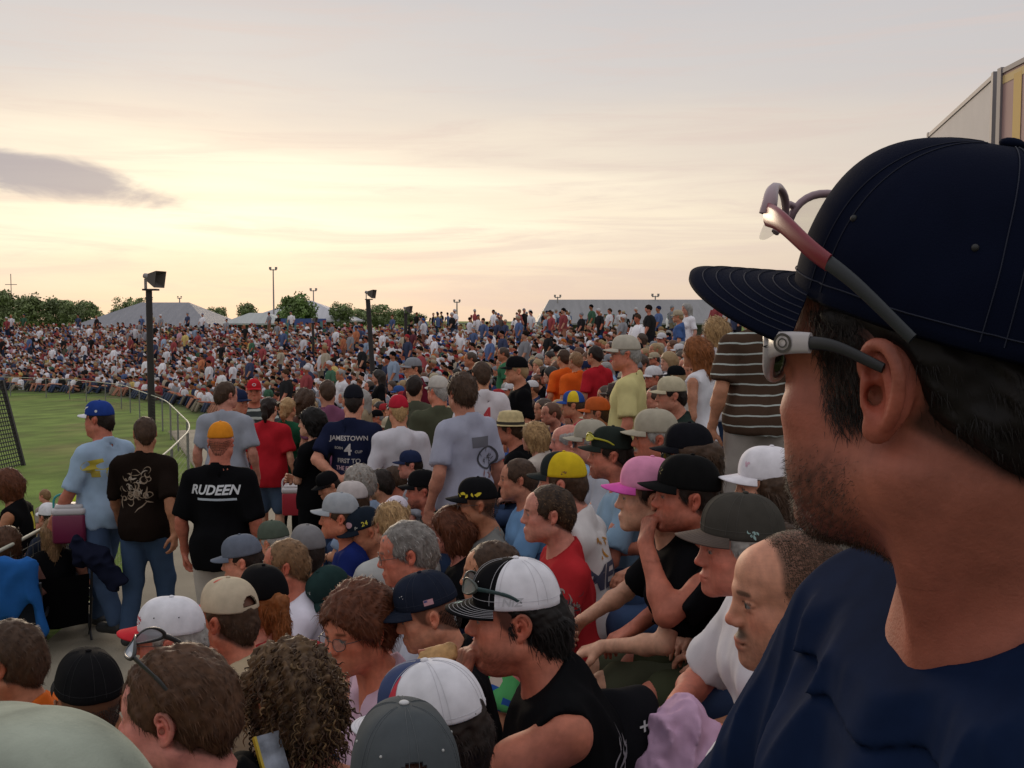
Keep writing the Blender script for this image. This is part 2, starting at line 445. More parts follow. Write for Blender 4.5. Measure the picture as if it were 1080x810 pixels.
def head_prims(S, Ch, Rh, fine):
    g = S.get('fat', 1.0); fem = S.get('fem', 0)
    def h(*p): return Ch + Rh @ np.array(p)
    jw = (.054 if not fem else .047) * (1 + (g - 1) * .6)
    nl = S.get('nose', 1.0)
    A = [el(h(0, -.014, .030), (.0765, .099, .090), Rh),
         el(h(0, .028, -.045), (.0585 * (1 + (g - 1) * .35), .062, .078), Rh, .03),
         el(h(0, .055, .045), (.060, .036, .045), Rh, .03)]
    for sx in (-1, 1):
        A += [rc(h(sx * jw, -.008, -.062), h(sx * .016, .070, -.102), .017 * g, .015, .03),
              rc(h(sx * .010, .086, .024), h(sx * .044, .072, .022), .011 if not fem else .007, .010, .016),
              el(h(sx * .044, .060, -.020), (.022, .022, .020), Rh, .02),
              el(h(sx * .040 * g, .048, -.060), (.022 * g, .028, .032), Rh, .03)]
    A += [el(h(0, .076, -.103), (.022, .019, .016), Rh, .018), rc(h(0, .06, -.070), h(0, .083, -.070), .024, .018, .02)]
    if g > 1.08: A += [el(h(0, .035, -.115), (.045, .045, .03), Rh, .03)]
    for sx in (-1, 1):
        A += [el(h(sx * .033, .101, .003), (.017, .016, .0125), Rh, .012, 's')]
    n_ = .005 * (nl - 1) * 5
    A += [el(h(0, .084, -.016), (.017, .017, .030), Rh, .012), el(h(0, .084, .020), (.024, .013, .012), Rh, .014), rc(h(0, .0905, .010), h(0, .1055 + n_, -.022), .0088, .0092, .010),
          el(h(0, .1085 + n_, -.0295), (.0108, .0108, .0098), Rh, .009),
          el(h(-.0115, .099, -.0335), (.0080, .0105, .0075), Rh, .007), el(h(.0115, .099, -.0335), (.0080, .0105, .0075), Rh, .007)]
    A += [el(h(0, .092, -.0655), (.024, .0115, .0062), Rh, .006), el(h(0, .090, -.0775), (.020, .0115, .0068), Rh, .006),
          rc(h(-.024, .093, -.0712), h(.024, .093, -.0712), .0016, .0016, .005, 's')]
    if S.get('mouth_open'): A += [el(h(0, .098, -.075), (.016, .018, .008), Rh, .004, 's')]
    for sx in (-1, 1):
        A += [el(h(sx * .033, .0780, .003), (.0130, .0130, .0130), Rh, .002),
              rc(h(sx * .019, .085, .0075), h(sx * .047, .080, .0065), .0042, .0040, .005),
              rc(h(sx * .020, .0855, -.0055), h(sx * .046, .079, -.0045), .0030, .0030, .006)]
    # ears
    for sx in (-1, 1):
        ek = S.get('ear', 1.0); e = lambda y, z, o=0.0: h(sx * (.0745 + o), -.018 + (y + .018) * ek, z * ek)
        ta = .35
        Re = Rh @ rotz(-sx * .38)
        if fine:
            # conch plate, rolled rim, inner ridge, tragus, lobe
            A += [el(e(-.020, .000, .005), (.0060, .017, .028), Re, .006)]
            rim = spline([e(-.004, .003, .002), e(-.002, .018, .007), e(-.012, .031, .012), e(-.027, .030, .016), e(-.037, .015, .018), e(-.036, -.004, .016), e(-.029, -.019, .012), e(-.020, -.028, .008)], 22)
            for i in range(len(rim) - 1): A.append(rc(rim[i], rim[i + 1], .0036, .0036, .0035))
            ri = spline([e(-.017, .020, .009), e(-.026, .012, .012), e(-.027, -.003, .012), e(-.022, -.014, .010)], 10)
            for i in range(len(ri) - 1): A.append(rc(ri[i], ri[i + 1], .0032, .0032, .004))
            A += [el(e(-.014, -.029, .006), (.0050, .0095, .0095), Re, .006), rc(e(-.005, -.003, .004), e(-.007, -.012, .006), .0042, .0040, .004),
                  el(e(-.016, -.004, .013), (.010, .0075, .012), Re, .004, 's'), el(e(-.013, .013, .013), (.008, .006, .006), Re, .003, 's'),
                  el(e(-.009, -.005, .004), (.012, .004, .006), Re, .003, 's')]
        else:
            A += [el(e(-.020, .002, .009), (.0075, .0185, .030), Re, .005), el(e(-.014, -.024, .007), (.006, .010, .012), Re, .006),
                  el(e(-.017, .000, .0165), (.0080, .0100, .0175), Re, .004, 's')]
    return A

def skin_cols(S, V, Ch, Rh):
    """base colour of the skin: complexion, lips, brows, beard, eyes"""
    rs = np.random.RandomState(int(S.get('seed', 0)) + 50)
    base = np.array(SKIN[S.get('skin', 'mid')]) * rs.uniform(.88, 1.10) * np.array([1, rs.uniform(.93, 1.08), rs.uniform(.92, 1.08)]); n = len(V)
    q = ((V - Ch) @ Rh).astype(F32)
    c = np.tile(base, (n, 1))
    c *= (1 + .11 * wnoise(q + S.get('seed', 0), 3, 45) + .09 * wnoise(q, 5, 150) + .07 * wnoise(q, 6, 420))[:, None]
    x, y, z = np.abs(q[:, 0]), q[:, 1], q[:, 2]
    def g(cx, cy, cz, r): return np.exp(-(((x - cx) / r[0]) ** 2 + ((y - cy) / r[1]) ** 2 + ((z - cz) / r[2]) ** 2))
    red = np.array([1.12, .78, .74])
    for w, a in ((g(.045, .065, -.025, (.022, .03, .022)), .8), (g(0, .114, -.031, (.016, .016, .014)), .9), (g(.085, -.02, .0, (.014, .025, .035)), .9), (g(.03, -.01, -.16, (.08, .08, .06)), .35)):
        c *= 1 + (red - 1) * (w * a)[:, None]
    hc = np.array(HAIR[S.get('haircol', 'brown')])
    st = S.get('stubble', 0)
    if st:
        jaw = np.clip((-.045 - z) / .02 + .3 * wnoise(q, 9, 110), 0, 1) * np.clip((z + .16) / .03, 0, 1) * np.clip((y - .0) / .03, 0, 1)
        jaw = np.maximum(jaw, g(0, .095, -.052, (.03, .02, .009)))
        sp = .65 + .35 * wnoise(q, 13, 420)
        c += (hc * .8 - c) * (jaw * st * sp)[:, None]
    if S.get('mustache'):
        w = np.clip(1.6 * g(0, .10, -.054, (.030, .022, .009)), 0, 1); c += (hc - c) * (w * .9)[:, None]
    if S.get('hair') in ('short', 'crop', 'buzz', 'mullet') and S.get('hv', 1) < .008:
        fh = S.get('fringe', .062); nz = .10 * wnoise(q, 41, 160)
        e1 = np.sqrt((x / .076) ** 2 + ((y - .118) / .085) ** 2 + ((z + .055 - (fh - .062)) / .125) ** 2) - 1
        e2 = np.sqrt((x / .15) ** 2 + ((y - .095) / .085) ** 2 + ((z + .07) / .088) ** 2) - 1
        e3 = np.sqrt((x / .15) ** 2 + ((y - .125) / .085) ** 2 + ((z + .065) / .118) ** 2) - 1
        e4 = np.minimum(z - .60 * y - S.get('side_z', -.012) + .016, z - S.get('hlow', -.095)) / .08
        ea = np.sqrt(((x - .086) / .026) ** 2 + ((y + .016) / .026) ** 2 + ((z + .004) / .036) ** 2) - 1
        e5 = (S.get('hline', .050) - y - .5 * np.maximum(.03 - z, 0)) / .09
        m = np.clip(np.minimum.reduce([e1, e2, e3, e4, ea * .5, e5]) / .10 + .05 + nz, 0, 1)
        c += (hc * .6 + base * .10 - c) * (m * (.80 if S.get('hair') == 'buzz' else .9))[:, None]
    lip = np.clip(1.5 * np.maximum(g(0, .1, -.0655, (.022, .02, .0052)), g(0, .1, -.0775, (.020, .02, .006))) - .35, 0, 1)
    lc = np.array([.42, .12, .10]) if S.get('fem') else base * np.array([.95, .58, .58])
    c += (lc - c) * (lip * .8)[:, None]
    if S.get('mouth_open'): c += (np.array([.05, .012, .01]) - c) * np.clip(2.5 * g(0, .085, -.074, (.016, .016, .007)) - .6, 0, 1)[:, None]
    br = np.clip(2.2 * np.exp(-((x - .032) / .017) ** 4 - ((z - .0245 - .10 * (.032 - np.abs(x - .012)) * 0) / .0048) ** 2) * (y > .05) - .35, 0, 1)
    c += (hc * 1.1 - c) * (br * .85)[:, None]
    ex, ez = x - .033, z - .003
    eye = ((ex / .0125) ** 2 + (ez / .0045) ** 2 < 1) & (y > .082)
    c[eye] = (.20, .18, .165)
    gz = S.get('gaze', 0.0)
    c[(np.hypot(q[:, 0] - .033 - gz, ez) < .0052) & eye] = (.02, .022, .016)
    c[(np.hypot(q[:, 0] + .033 - gz, ez) < .0052) & eye] = (.02, .022, .016)
    lash = (np.abs(ez - .0052) < .0016) & (np.abs(ex) < .014) & (y > .076)
    c[lash] *= .35
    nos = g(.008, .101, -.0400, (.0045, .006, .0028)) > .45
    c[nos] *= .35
    return np.clip(c, 0, 1)

def sleeve(a, b, ra, rb, k, opened):
    """a round sleeve cut square and left open at its end"""
    a = np.asarray(a, F32); b = np.asarray(b, F32); n = (b - a) / np.linalg.norm(b - a)
    f0 = rc(a, b + n * .1, ra, rb, k)[0]; f1 = rc(b - n * .035, b + n * .1, rb - .009, rb - .007, k)[0]
    def f(P):
        d = np.maximum(f0(P), (P - b) @ n)
        return np.maximum(d, -f1(P)) if opened else d
    return (f, (a + b) / 2, float(np.linalg.norm(b - a)) / 2 + rb + .03, F32(k), 'u')
def ridge(P, seed, freq):
    """creases: narrow crests between broad hollows"""
    return 1 - 2.2 * np.abs(wnoise(P, seed, freq))
def hand_prims(W, D, N, side, curl=.35, spread=.006, k=.006, thumb=.6):
    D = D / np.linalg.norm(D); N = N - D * (N @ D); N /= np.linalg.norm(N) + 1e-9
    Sd = np.cross(D, N) * side                       # towards the thumb
    A = []
    Ls = (.070, .079, .074, .059)
    for i in range(4):
        o = .027 - .0185 * i
        kn = W + D * (.090 - .004 * abs(i - 1.2)) + Sd * (o + spread * (1.5 - i) * .5)
        A.append(rc(W + D * .012 + Sd * (.017 - .0115 * i), kn, .0150, .0115, .016))
        p, a = kn, 0.0
        d0 = D + Sd * spread * (1.5 - i) * 3
        d0 /= np.linalg.norm(d0)
        for j, fr in enumerate((.45, .30, .25)):
            a += curl * (1.0, 1.15, .75)[j] * (1 + .08 * i)
            q = p + (d0 * math.cos(a) + N * math.sin(a)) * Ls[i] * fr
            A.append(rc(p, q, .0098 - .001 * j, .0090 - .001 * j, k)); p = q
    t0 = W + D * .022 + Sd * .024 + N * .006
    t1 = t0 + (D * .60 + Sd * .62 + N * .40) * .042
    t2 = t1 + (D * .85 + Sd * (.35 - thumb * .5) + N * (.25 + thumb * .5)) * .034
    t3 = t2 + (D * .85 + Sd * (.15 - thumb * .8) + N * (.2 + thumb * .6)) * .026
    A += [rc(t0, t1, .0165, .0130, .014), rc(t1, t2, .0125, .0110, .006), rc(t2, t3, .0108, .0085, .005)]
    return A

def ik(Sh, W, pole, l1=.285, l2=.260):
    d = W - Sh; L = np.linalg.norm(d)
    if L > (l1 + l2) * .985: W = Sh + d / L * (l1 + l2) * .985; d = W - Sh; L = np.linalg.norm(d)
    u = d / L
    a = (l1 * l1 - l2 * l2 + L * L) / (2 * L); hh = math.sqrt(max(l1 * l1 - a * a, 1e-6))
    p = np.asarray(pole, float); p = p - u * (p @ u); p /= np.linalg.norm(p) + 1e-9
    return Sh + u * a + p * hh, W

def skeleton(S):
    pose = S.get('pose', 'sit'); lean = R_(S.get('lean', 8 if pose == 'sit' else 0)); sit = pose == 'sit'
    J = {}
    low = S.get('low')
    Pel = np.array([0, 0, (.25 if low else .56) if sit else .95]); Rl = roty(R_(S.get('side', 0))) @ rotx(-lean)
    T = lambda *p: Pel + Rl @ (np.array(p) - np.array([0, 0, .95]))
    J['T'], J['Rl'], J['Pel'] = T, Rl, Pel
    Rh = rotz(-R_(S.get('hyaw', 0))) @ rotx(R_(S.get('hpitch', 0))) @ roty(R_(S.get('hroll', 0)))
    Ch = T(0, .035, 1.648) + np.array([S.get('hx', 0), S.get('hy', 0), S.get('hz', 0)])
    J['Ch'], J['Rh'] = Ch, Rh
    w = .178 * S.get('sh', 1.0)
    arms = S.get('arms', ('lap', 'lap') if sit else ('down', 'down'))
    for sx, nm, ar in ((-1, 'L', arms[0]), (1, 'R', arms[1])):
        sh = T(sx * w, -.012, 1.400)
        h = dict(curl=.4, thumb=.5)
        if isinstance(ar, dict): W, pole, D, N = (np.array(ar[k], float) for k in ('w', 'pole', 'd', 'n')); h.update(ar.get('h', {}))
        elif ar == 'down': W, pole, D, N = T(sx * .275, .05, .885), (sx * .4, -1, 0), (0, .12, -1), (-sx, .15, 0)
        elif ar == 'swing': W, pole, D, N = T(sx * .29, .20, .92), (sx * .3, -1, -.2), (0, .35, -1), (-sx, .15, 0)
        elif ar == 'swingb': W, pole, D, N = T(sx * .29, -.16, .90), (sx * .3, -1, 0), (0, -.2, -1), (-sx, .15, 0)
        elif ar == 'lap': W, pole, D, N = np.array([sx * .12, .34, .70 + Pel[2] - .56]), (sx * .8, -.4, -.5), (-sx * .6, .8, -.15), (0, -.1, -1)
        elif ar == 'knee': W, pole, D, N = np.array([sx * .13, .44, .69 + Pel[2] - .56]), (sx * .8, -.3, -.4), (-sx * .25, .9, -.35), (0, -.2, -1)
        elif ar == 'clasp': W, pole, D, N = np.array([sx * .085, .50, .72]), (sx * .9, -.2, -.35), (-sx * .62, .72, -.25), (-sx * .6, -.4, -.6); h['curl'] = .75
        elif ar == 'mouth': W, pole, D, N = Ch + Rh @ np.array([sx * .030, .135, -.165]), (sx * .5, .3, -1), (-sx * .35, -.25, 1), (-sx * .4, -1, .1); h['curl'] = .95
        elif ar == 'fold': W, pole, D, N = T(-sx * .06, .20, 1.14), (sx * .8, -.2, -.7), (-sx, .15, .1), (0, -1, 0)
        elif ar == 'back': W, pole, D, N = T(sx * .05, -.19, 1.03), (sx * 1, -.5, .0), (-sx, -.05, -.1), (0, 1, 0)
        elif ar == 'hold': W, pole, D, N = T(sx * .12, .34, 1.15), (sx * .7, -.3, -.7), (-sx * .4, .8, .15), (-sx * .5, 0, .6)
        elif ar == 'pocket': W, pole, D, N = T(sx * .20, .08, .93), (sx * 1, -.8, .0), (-sx * .3, .4, -.8), (-sx, 0, 0)
        W = np.array(W, float)
        elb, W = ik(sh, W, pole)
        J[nm] = dict(sh=sh, el=elb, w=W, D=np.array(D, float), N=np.array(N, float), side=-sx, h=h)
    st = S.get('stride', 0.0); sp = S.get('knees', .15)
    for sx, nm in ((-1, 'l'), (1, 'r')):
        hp = Pel + np.array([sx * .092, 0, -.03])
        if sit:
            kn = np.array([sx * sp, .43, .53]); an = np.array([sx * sp * .95, .42, .09])
            if low: kn = np.array([sx * sp, .38, .38]); an = np.array([sx * sp, .68, .09])
        else:
            f = st * sx
            kn = np.array([sx * .10, .05 + f * .55, .50 + abs(f) * .03]); an = np.array([sx * .105, f, .09 + (max(-f, 0) * .25)])
        J[nm] = (hp, kn, an)
    return J

def person_geo(S):
    """fields -> meshes of one person, in metres, feet on z = 0, facing +Y"""
    J = skeleton(S); T, Rl, Ch, Rh, Pel = J['T'], J['Rl'], J['Ch'], J['Rh'], J['Pel']
    hv, bv, cv = S.get('hv', .004), S.get('bv', .010), S.get('cv', .010)
    g = S.get('fat', 1.0); fem = S.get('fem', 0); w = S.get('sh', 1.0)
    belly = S.get('belly', 1.0)
    out = {'J': J}
    # torso
    def torso(o, kk=.05):
        A = [el(T(0, .0, 1.29), (.158 * w + o, .108 * g + o, .19 + o), Rl, kk), el(T(0, .022 * belly, 1.09), (.138 * g * w + o, .112 * g * belly + o, .17 + o), Rl, kk),
             el(T(0, -.012, .95), (.158 * g + o, .122 * g + o, .125 + o), Rl, kk)]
        for sx in (-1, 1):
            A += [rc(T(0, -.016, 1.475), T(sx * .15 * w, -.014, 1.410), .050 + o, .044 + o, .05), rc(T(sx * .10 * w, -.012, 1.38), T(sx * .172 * w, -.012, 1.392), .062 + o, .050 + o, .05)]
            if fem: A += [el(T(sx * .075, .095, 1.27), (.058 + o, .055 + o, .058 + o), Rl, .03)]
            else: A += [el(T(sx * .075, .075, 1.31), (.068 + o, .045 + o, .055 + o), Rl, .04)]
        return A
    nr = .056 * (1 + (g - 1) * .7) if not fem else .047
    nb, nt = T(0, -.022, 1.455), Ch + Rh @ np.array([0, -.036, -.060])
    neck = [rc(nb, nt, nr + .005, nr - .001, .018)]
    for sx in (-1, 1): neck.append(rc(T(sx * .02, .045, 1.435), Ch + Rh @ np.array([sx * .062, -.025, -.055]), .013, .016, .03))
    neck.append(el(Ch * .45 + nb * .55 + Rh @ np.array([0, .045, 0]), (.014, .013, .02), None, .02))
    fine = hv <= .0044
    HP = head_prims(S, Ch, Rh, fine)
    legs_bare = S.get('legs', ('long', 0))[0] in ('short', 'bare')
    B = torso(-.012)
    ar = S.get('arm_r', 1.0) * (1 + (g - 1) * .5) * (.86 if fem else 1.0)
    hands = []
    only = S.get('only')
    for nm in 'LR':
        a = J[nm]
        B += [rc(a['sh'], a['el'], .050 * ar, .040 * ar, .035), rc(a['el'], a['w'], .042 * ar, .0275 * ar, .02),
              el(a['el'] * .72 + a['w'] * .28, (.042 * ar,) * 3, None, .03), el(a['sh'] * .55 + a['el'] * .45 + np.array([0, .008, 0]), (.048 * ar,) * 3, None, .04)]
        hp = hand_prims(a['w'], a['D'], a['N'], a['side'], **a['h'])
        hands.append((hp, a['w'] + a['D'] / np.linalg.norm(a['D']) * .08))
    for nm in 'lr':
        hp_, kn, an = J[nm]
        if legs_bare:
            B += [rc(hp_, kn, .078 * g, .055 * g, .04), rc(kn, an, .052 * g, .036, .025), el(kn * .68 + an * .32 + np.array([0, -.018, 0]), (.05 * g, .052 * g, .085), None, .03)]
    allP = neck + HP + B + [p for h, _ in hands for p in h]
    if not only:
        # split levels: head box, hand boxes, the rest
        hb = (Ch - np.array([.15, .17, .135]), Ch + np.array([.15, .17, .17]))
        boxes = [(hb[0], hb[1], hv)]
        if S.get('hands', 1):
            for h, c in hands: boxes.append((c - .125, c + .125, S.get('handv', .0065)))
        pts = np.concatenate([[p[1] - min(p[2], 9), p[1] + min(p[2], 9)] for p in B + [q for h, _ in hands for q in h] if p[2] < 9])
        lo, hi = pts.min(0) - .02, pts.max(0) + .02
        lo[2] = max(lo[2], 0.0); hi[2] = max(hi[2], Ch[2] - .10)
        parts = []
        rest = surf(allP, lo, hi, bv)
        def inside(v, f, b, sh=0.0):
            c = v[f].mean(1); return ((c > b[0] + sh) & (c < b[1] - sh)).all(1)
        if len(rest[1]):
            m = np.ones(len(rest[1]), bool)
            for b in boxes: m &= ~inside(*rest, b, bv * 1.6)
            parts.append(compact(rest[0], rest[1][m])[:2])
        done = []
        for b in boxes:
            sv = surf(allP, b[0], b[1], b[2])
            if len(sv[1]):
                m = np.ones(len(sv[1]), bool)
                for o in done: m &= ~inside(*sv, o, b[2] * 1.6)
                parts.append(compact(sv[0], sv[1][m])[:2])
            done.append(b)
        V, Fq = join(parts)
        out['body'] = (V, Fq, skin_cols(S, V, Ch, Rh))
    # shirt
    sl = S.get('sleeve', 'short'); so = S.get('loose', .016); seed = S.get('seed', 1)
    if sl != 'bare':
        A = torso(so, .06)
        hem = S.get('hem', .86 if S.get('pose') != 'sit' else .90)
        A += [el(T(0, -.006, .95), (.160 * g + so, .126 * g * (.6 + .4 * belly) + so, .15), Rl, .05)]
        if S.get('pose') != 'sit': A += [el(T(0, .0, .90), (.166 * g + so, .132 * g + so, .36), Rl, .05)]
        if S.get('hood'): A += [el(T(0, -.085, 1.44), (.105, .06, .075), Rl, .04), el(T(0, -.11, 1.36), (.07, .05, .08), Rl, .04)]
        if sl != 'none':
            for nm in 'LR':
                a = J[nm]; sh, e, wr = a['sh'], a['el'], a['w']
                if sl == 'short':
                    r0 = .050 * ar + so
                    A += [sleeve(sh, sh + (e - sh) * S.get('slen', .80), r0, r0 + .009, S.get('slk', .03), cv < .0062)]
                else:
                    A += [rc(sh, e, .056 * ar + so, .048 * ar + so, .035), rc(e, e + (wr - e) * .97, .048 * ar + so, .036 * ar + so * .6, .02)]
        A += [plane(Rl @ np.array([0, 0, -1.0]), T(0, 0, hem))]
        if sl == 'none':
            for nm in 'LR':
                a = J[nm]; sx = -1 if nm == 'L' else 1
                A += [el(T(sx * .232 * w, -.01, 1.37), (.066, .10, .12), Rl, .01, 's')]
        top = S.get('collar', 1.502)
        tl = S.get('coltilt', .55)
        A += [rc(nb, nb * .35 + nt * .65, nr + .018, nr + .013, .03)]
        fs = S.get('folds', 1.0 if fem else 1.45)
        A += [disp(S['foldfn'] if 'foldfn' in S else lambda P: F32(.0055 * fs) * wnoise(P * np.array([1, 1, .5], F32), seed, 15) - F32(.0055 * fs) * ridge(P * np.array([1, 1, .55], F32), seed + 3, 13) - F32(.0016 * fs) * ridge(P * np.array([1, 1, .4], F32), seed + 4, 34))]
        if S.get('band'):
            pn = Rl @ np.array([0, tl, 1.0]); pn = (pn / np.linalg.norm(pn)).astype(F32); pp = T(0, -.02, top).astype(F32); ax = (nb * .5 + nt * .5).astype(F32); wb = S['band']
            def groove(P):
                e = (P - pp) @ pn; rad = np.linalg.norm((P - ax)[..., :2], axis=-1)
                return F32(.0042) * np.exp(-((e + F32(wb)) / F32(.0030)) ** 2) * (rad < .17) - F32(.0030) * ((e > -wb) & (rad < .17))
            A += [disp(groove)]
        A += [plane(Rl @ np.array([0, tl, 1.0]), T(0, -.02, top)), rc(T(0, -.02, 1.38), nt, nr + .007, nr + .006, .006, 's')]
        if S.get('vneck'): A += [el(T(0, .14, 1.44), (.05, .10, S['vneck']), Rl, .02, 's')]
        pts = np.concatenate([[p[1] - p[2], p[1] + p[2]] for p in A if p[2] < 1 and p[4] == 'u'])
        out['shirt'] = surf(A, pts.min(0) - .015, pts.max(0) + .015, cv)
    if only: return out
    # trousers, shoes
    kind, _ = S.get('legs', ('long', 0))
    if kind in ('long', 'short'):
        o = .014
        A = [el(Pel + np.array([0, -.008, 0]), (.168 * g, .135 * g, .125), None, .04)]
        for nm in 'lr':
            hp_, kn, an = J[nm]
            if kind == 'long':
                A += [rc(hp_, kn, .088 * g + o, .062 * g + o, .05), rc(kn, an - (an - kn) * .04, .060 * g + o, .05 + o, .03)]
            else:
                A += [rc(hp_, hp_ * .12 + kn * .88, .090 * g + o, .072 * g + o, .05)]
        A += [disp(lambda P: F32(.005) * wnoise(P, seed + 7, 15) + F32(.003) * wnoise(P * np.array([1, 1, .6], F32), seed + 9, 38)),
              plane((0, 0, 1), Pel + np.array([0, 0, .10])), plane((0, 0, -1), (0, 0, .035))]
        pts = np.concatenate([[p[1] - p[2], p[1] + p[2]] for p in A if p[2] < 1])
        out['trousers'] = surf(A, pts.min(0) - .015, pts.max(0) + .015, S.get('tv', max(cv, .012)))
    sh = []
    for nm in 'lr':
        an = J[nm][2]; sx = -1 if nm == 'l' else 1; z0 = an[2] - .09
        A = [rc(an + np.array([0, -.035, -.045]), an + np.array([sx * .012, .13, -.055]), .042, .036, .03), rc(an + np.array([0, 0, .0]), an + np.array([0, .02, -.04]), .042, .045, .03),
             el(an + np.array([sx * .01, .12, -.06]), (.044, .07, .035), None, .03), plane((0, 0, -1), (0, 0, z0 + .003))]
        sh.append(surf(A, an + np.array([-.09, -.12, -.10]), an + np.array([.09, .24, .08]), .011))
    out['shoes'] = sh
    hr = S.get('hair', 'short')
    if hr not in ('none', 'bald'): out['hair'] = hair_geo(S, hr)
    return out

def hair_geo(S, kind):
    """hair in the head's own frame"""
    cap = S.get('cap') is not None; seed = S.get('seed', 1)
    t = {'short': .010, 'buzz': .0035, 'crop': .008, 'fluffy': .026, 'bob': .022, 'long': .018, 'pony': .011, 'curly': .045, 'mullet': .014, 'ring': .010, 'bowl': .02}[kind]
    t = S.get('hvol', t)
    if cap: t = min(t, .0045)
    A = [el((0, -.016, .032), (.0765 + t, .099 + t, .088 + t * 1.25)),
         rc((0, -.078, -.02), (0, -.068, S.get('nape', -.085)), .050 + t * .4, .036, .04)]
    low = S.get('hlow', -.095)
    if kind in ('bob', 'bowl'):
        for sx in (-1, 1): A += [rc((sx * .066, -.005, .02), (sx * .066, -.012, -.085), .036, .030, .04)]
        A += [rc((0, -.075, .0), (0, -.07, -.10), .075, .062, .05)]; low = -.13
    if kind in ('long', 'curly'):
        L = S.get('hlen', .26)
        A += [rc((0, -.085, .0), (0, -.10, -L), .080, .065, .05)]
        for sx in (-1, 1): A += [rc((sx * .068, -.01, .02), (sx * .075, -.04, -L * .9), .034, .030, .04)]
        low = -L - .06
    if kind == 'pony':
        L = S.get('hlen', .2)
        for a, b, r0, r1 in (((0, -.10, .045), (0, -.145, .035), .018, .024), ((0, -.145, .035), (0, -.155, -L * .5), .026, .034), ((0, -.155, -L * .5), (0, -.13, -L), .033, .014)):
            A.append(rc(a, b, r0, r1, .02))
        low = -L - .03
    if kind == 'mullet': A += [rc((0, -.085, -.02), (0, -.095, -.15), .062, .045, .05)]; low = -.19
    fh = S.get('fringe', .062)                      # height of the hairline on the forehead
    if kind in ('bob', 'bowl') and not cap: fh = S.get('fringe', .045)
    lng = kind in ('bob', 'bowl', 'long', 'curly')
    C_ = [el((0, .118, -.055 + (fh - .062)), (.074, .085, .125), None, .012, 's'), el((0, .125 if not lng else .138, -.065), (.15, .085, .118), None, .012, 's')]
    if kind in ('short', 'buzz', 'crop', 'fluffy', 'pony', 'mullet', 'ring'):
        # nape and the line in front of and round the ears
        n = np.array([0, .60, -1.0])
        if kind in ('short', 'buzz', 'crop', 'fluffy', 'ring'): C_.append(plane(n, (0, .02, S.get('side_z', -.012)), 'i', .02))
        C_.append(el((0, .095, -.07), (.15, .085, .088), None, .008, 's'))
        for sx in (-1, 1): C_.append(el((sx * .086, -.016, -.004), (.026, .026, .036), None, .006, 's'))
    if S.get('temple_clear'): C_.append(el((0, .070, .0), (.15, .074, .052), None, .008, 's'))
    if kind == 'mullet': C_.append(el((0, .075, -.05), (.15, .075, .075), None, .006, 's'))
    if kind == 'pony':
        C_.append(el((0, .03, -.14), (.2, .11, .12), None, .01, 's'))
    C_.append(plane((0, 0, -1), (0, 0, low), 'i', .01))
    if kind == 'ring': C_.append(el((0, .02, .12), (.085, .11, .075), None, .02, 's'))
    if cap: C_.append(plane((0, .1, 1), (0, 0, .055), 'i', .004))
    rough = {'buzz': .0008, 'crop': .003, 'short': .0045, 'curly': .014, 'fluffy': .007}.get(kind, .006)
    A = A + [disp(lambda P: F32(rough) * wnoise(P * np.array([1, 1, .5], F32), seed, 70 if kind != 'curly' else 48) + F32(rough * .6) * wnoise(P, seed + 1, 160))] + C_
    L = max(.20, -low + .05)
    v, f = surf(A, (-.17, -.25, -L), (.17, .16, .18), S.get('hairv', .0055))
    if not len(f): return None
    r = np.random.RandomState(seed)
    hc = np.array(HAIR[S.get('haircol', 'brown')]); hl = np.array(HAIR[S['streak']]) if S.get('streak') else hc * 1.6
    q = v.astype(F32)
    k = np.clip(.5 + .3 * wnoise(q * np.array([1.3, 1.3, .5], F32), seed + 5, 60) + .3 * wnoise(q, seed + 15, 230), 0, 1)[:, None]
    c = hc * (.85 + .3 * k) + (hl - hc) * .25 * k
    nbl = S.get('blades', 5200) * (4 if kind == 'buzz' else 1)
    if nbl and kind == 'curly':
        n = vnorm(v, f); vs, fs, cs, k0 = [v], [f], [c], len(v)
        for i in range(950):
            j = r.randint(len(f)); p = v[f[j]].mean(0); nn = n[f[j, 0]]
            d = np.array([0, -.12, -1.0]) + nn * r.uniform(.0, .35) + r.normal(0, .22, 3)
            d -= nn * min(0, d @ nn) * .8; d /= np.linalg.norm(d); s1 = np.cross(d, nn); s1 /= np.linalg.norm(s1) + 1e-9; s2 = np.cross(d, s1)
            L = r.uniform(.035, .085); rad = r.uniform(.0035, .008); tr = r.uniform(2, 4) * L / .07; m = 26
            t = np.linspace(0, 1, m)[:, None]; ph = 2 * np.pi * tr * t + r.uniform(0, 6)
            pts = p - nn * .004 + d * L * t + (s1 * np.cos(ph) + s2 * np.sin(ph)) * rad * (.4 + .6 * np.sin(np.pi * np.clip(t + .2, 0, 1)))
            w = r.uniform(.0010, .0024)
            tv, tf = tube(pts, w * np.sin(np.linspace(.35, 2.9, m)), 4, flat=(1.5, .8))
            vs.append(tv); fs.append(tf + k0); k0 += len(tv)
            kk = r.uniform() ** 1.6; cc = hc * r.uniform(.7, 1.3) + (hl * .6 - hc) * (kk * .75 if r.uniform() < .5 else 0)
            cs.append(np.tile(cc, (len(tv), 1)))
        return np.concatenate(vs), np.concatenate(fs), np.clip(np.concatenate(cs), 0, 1)
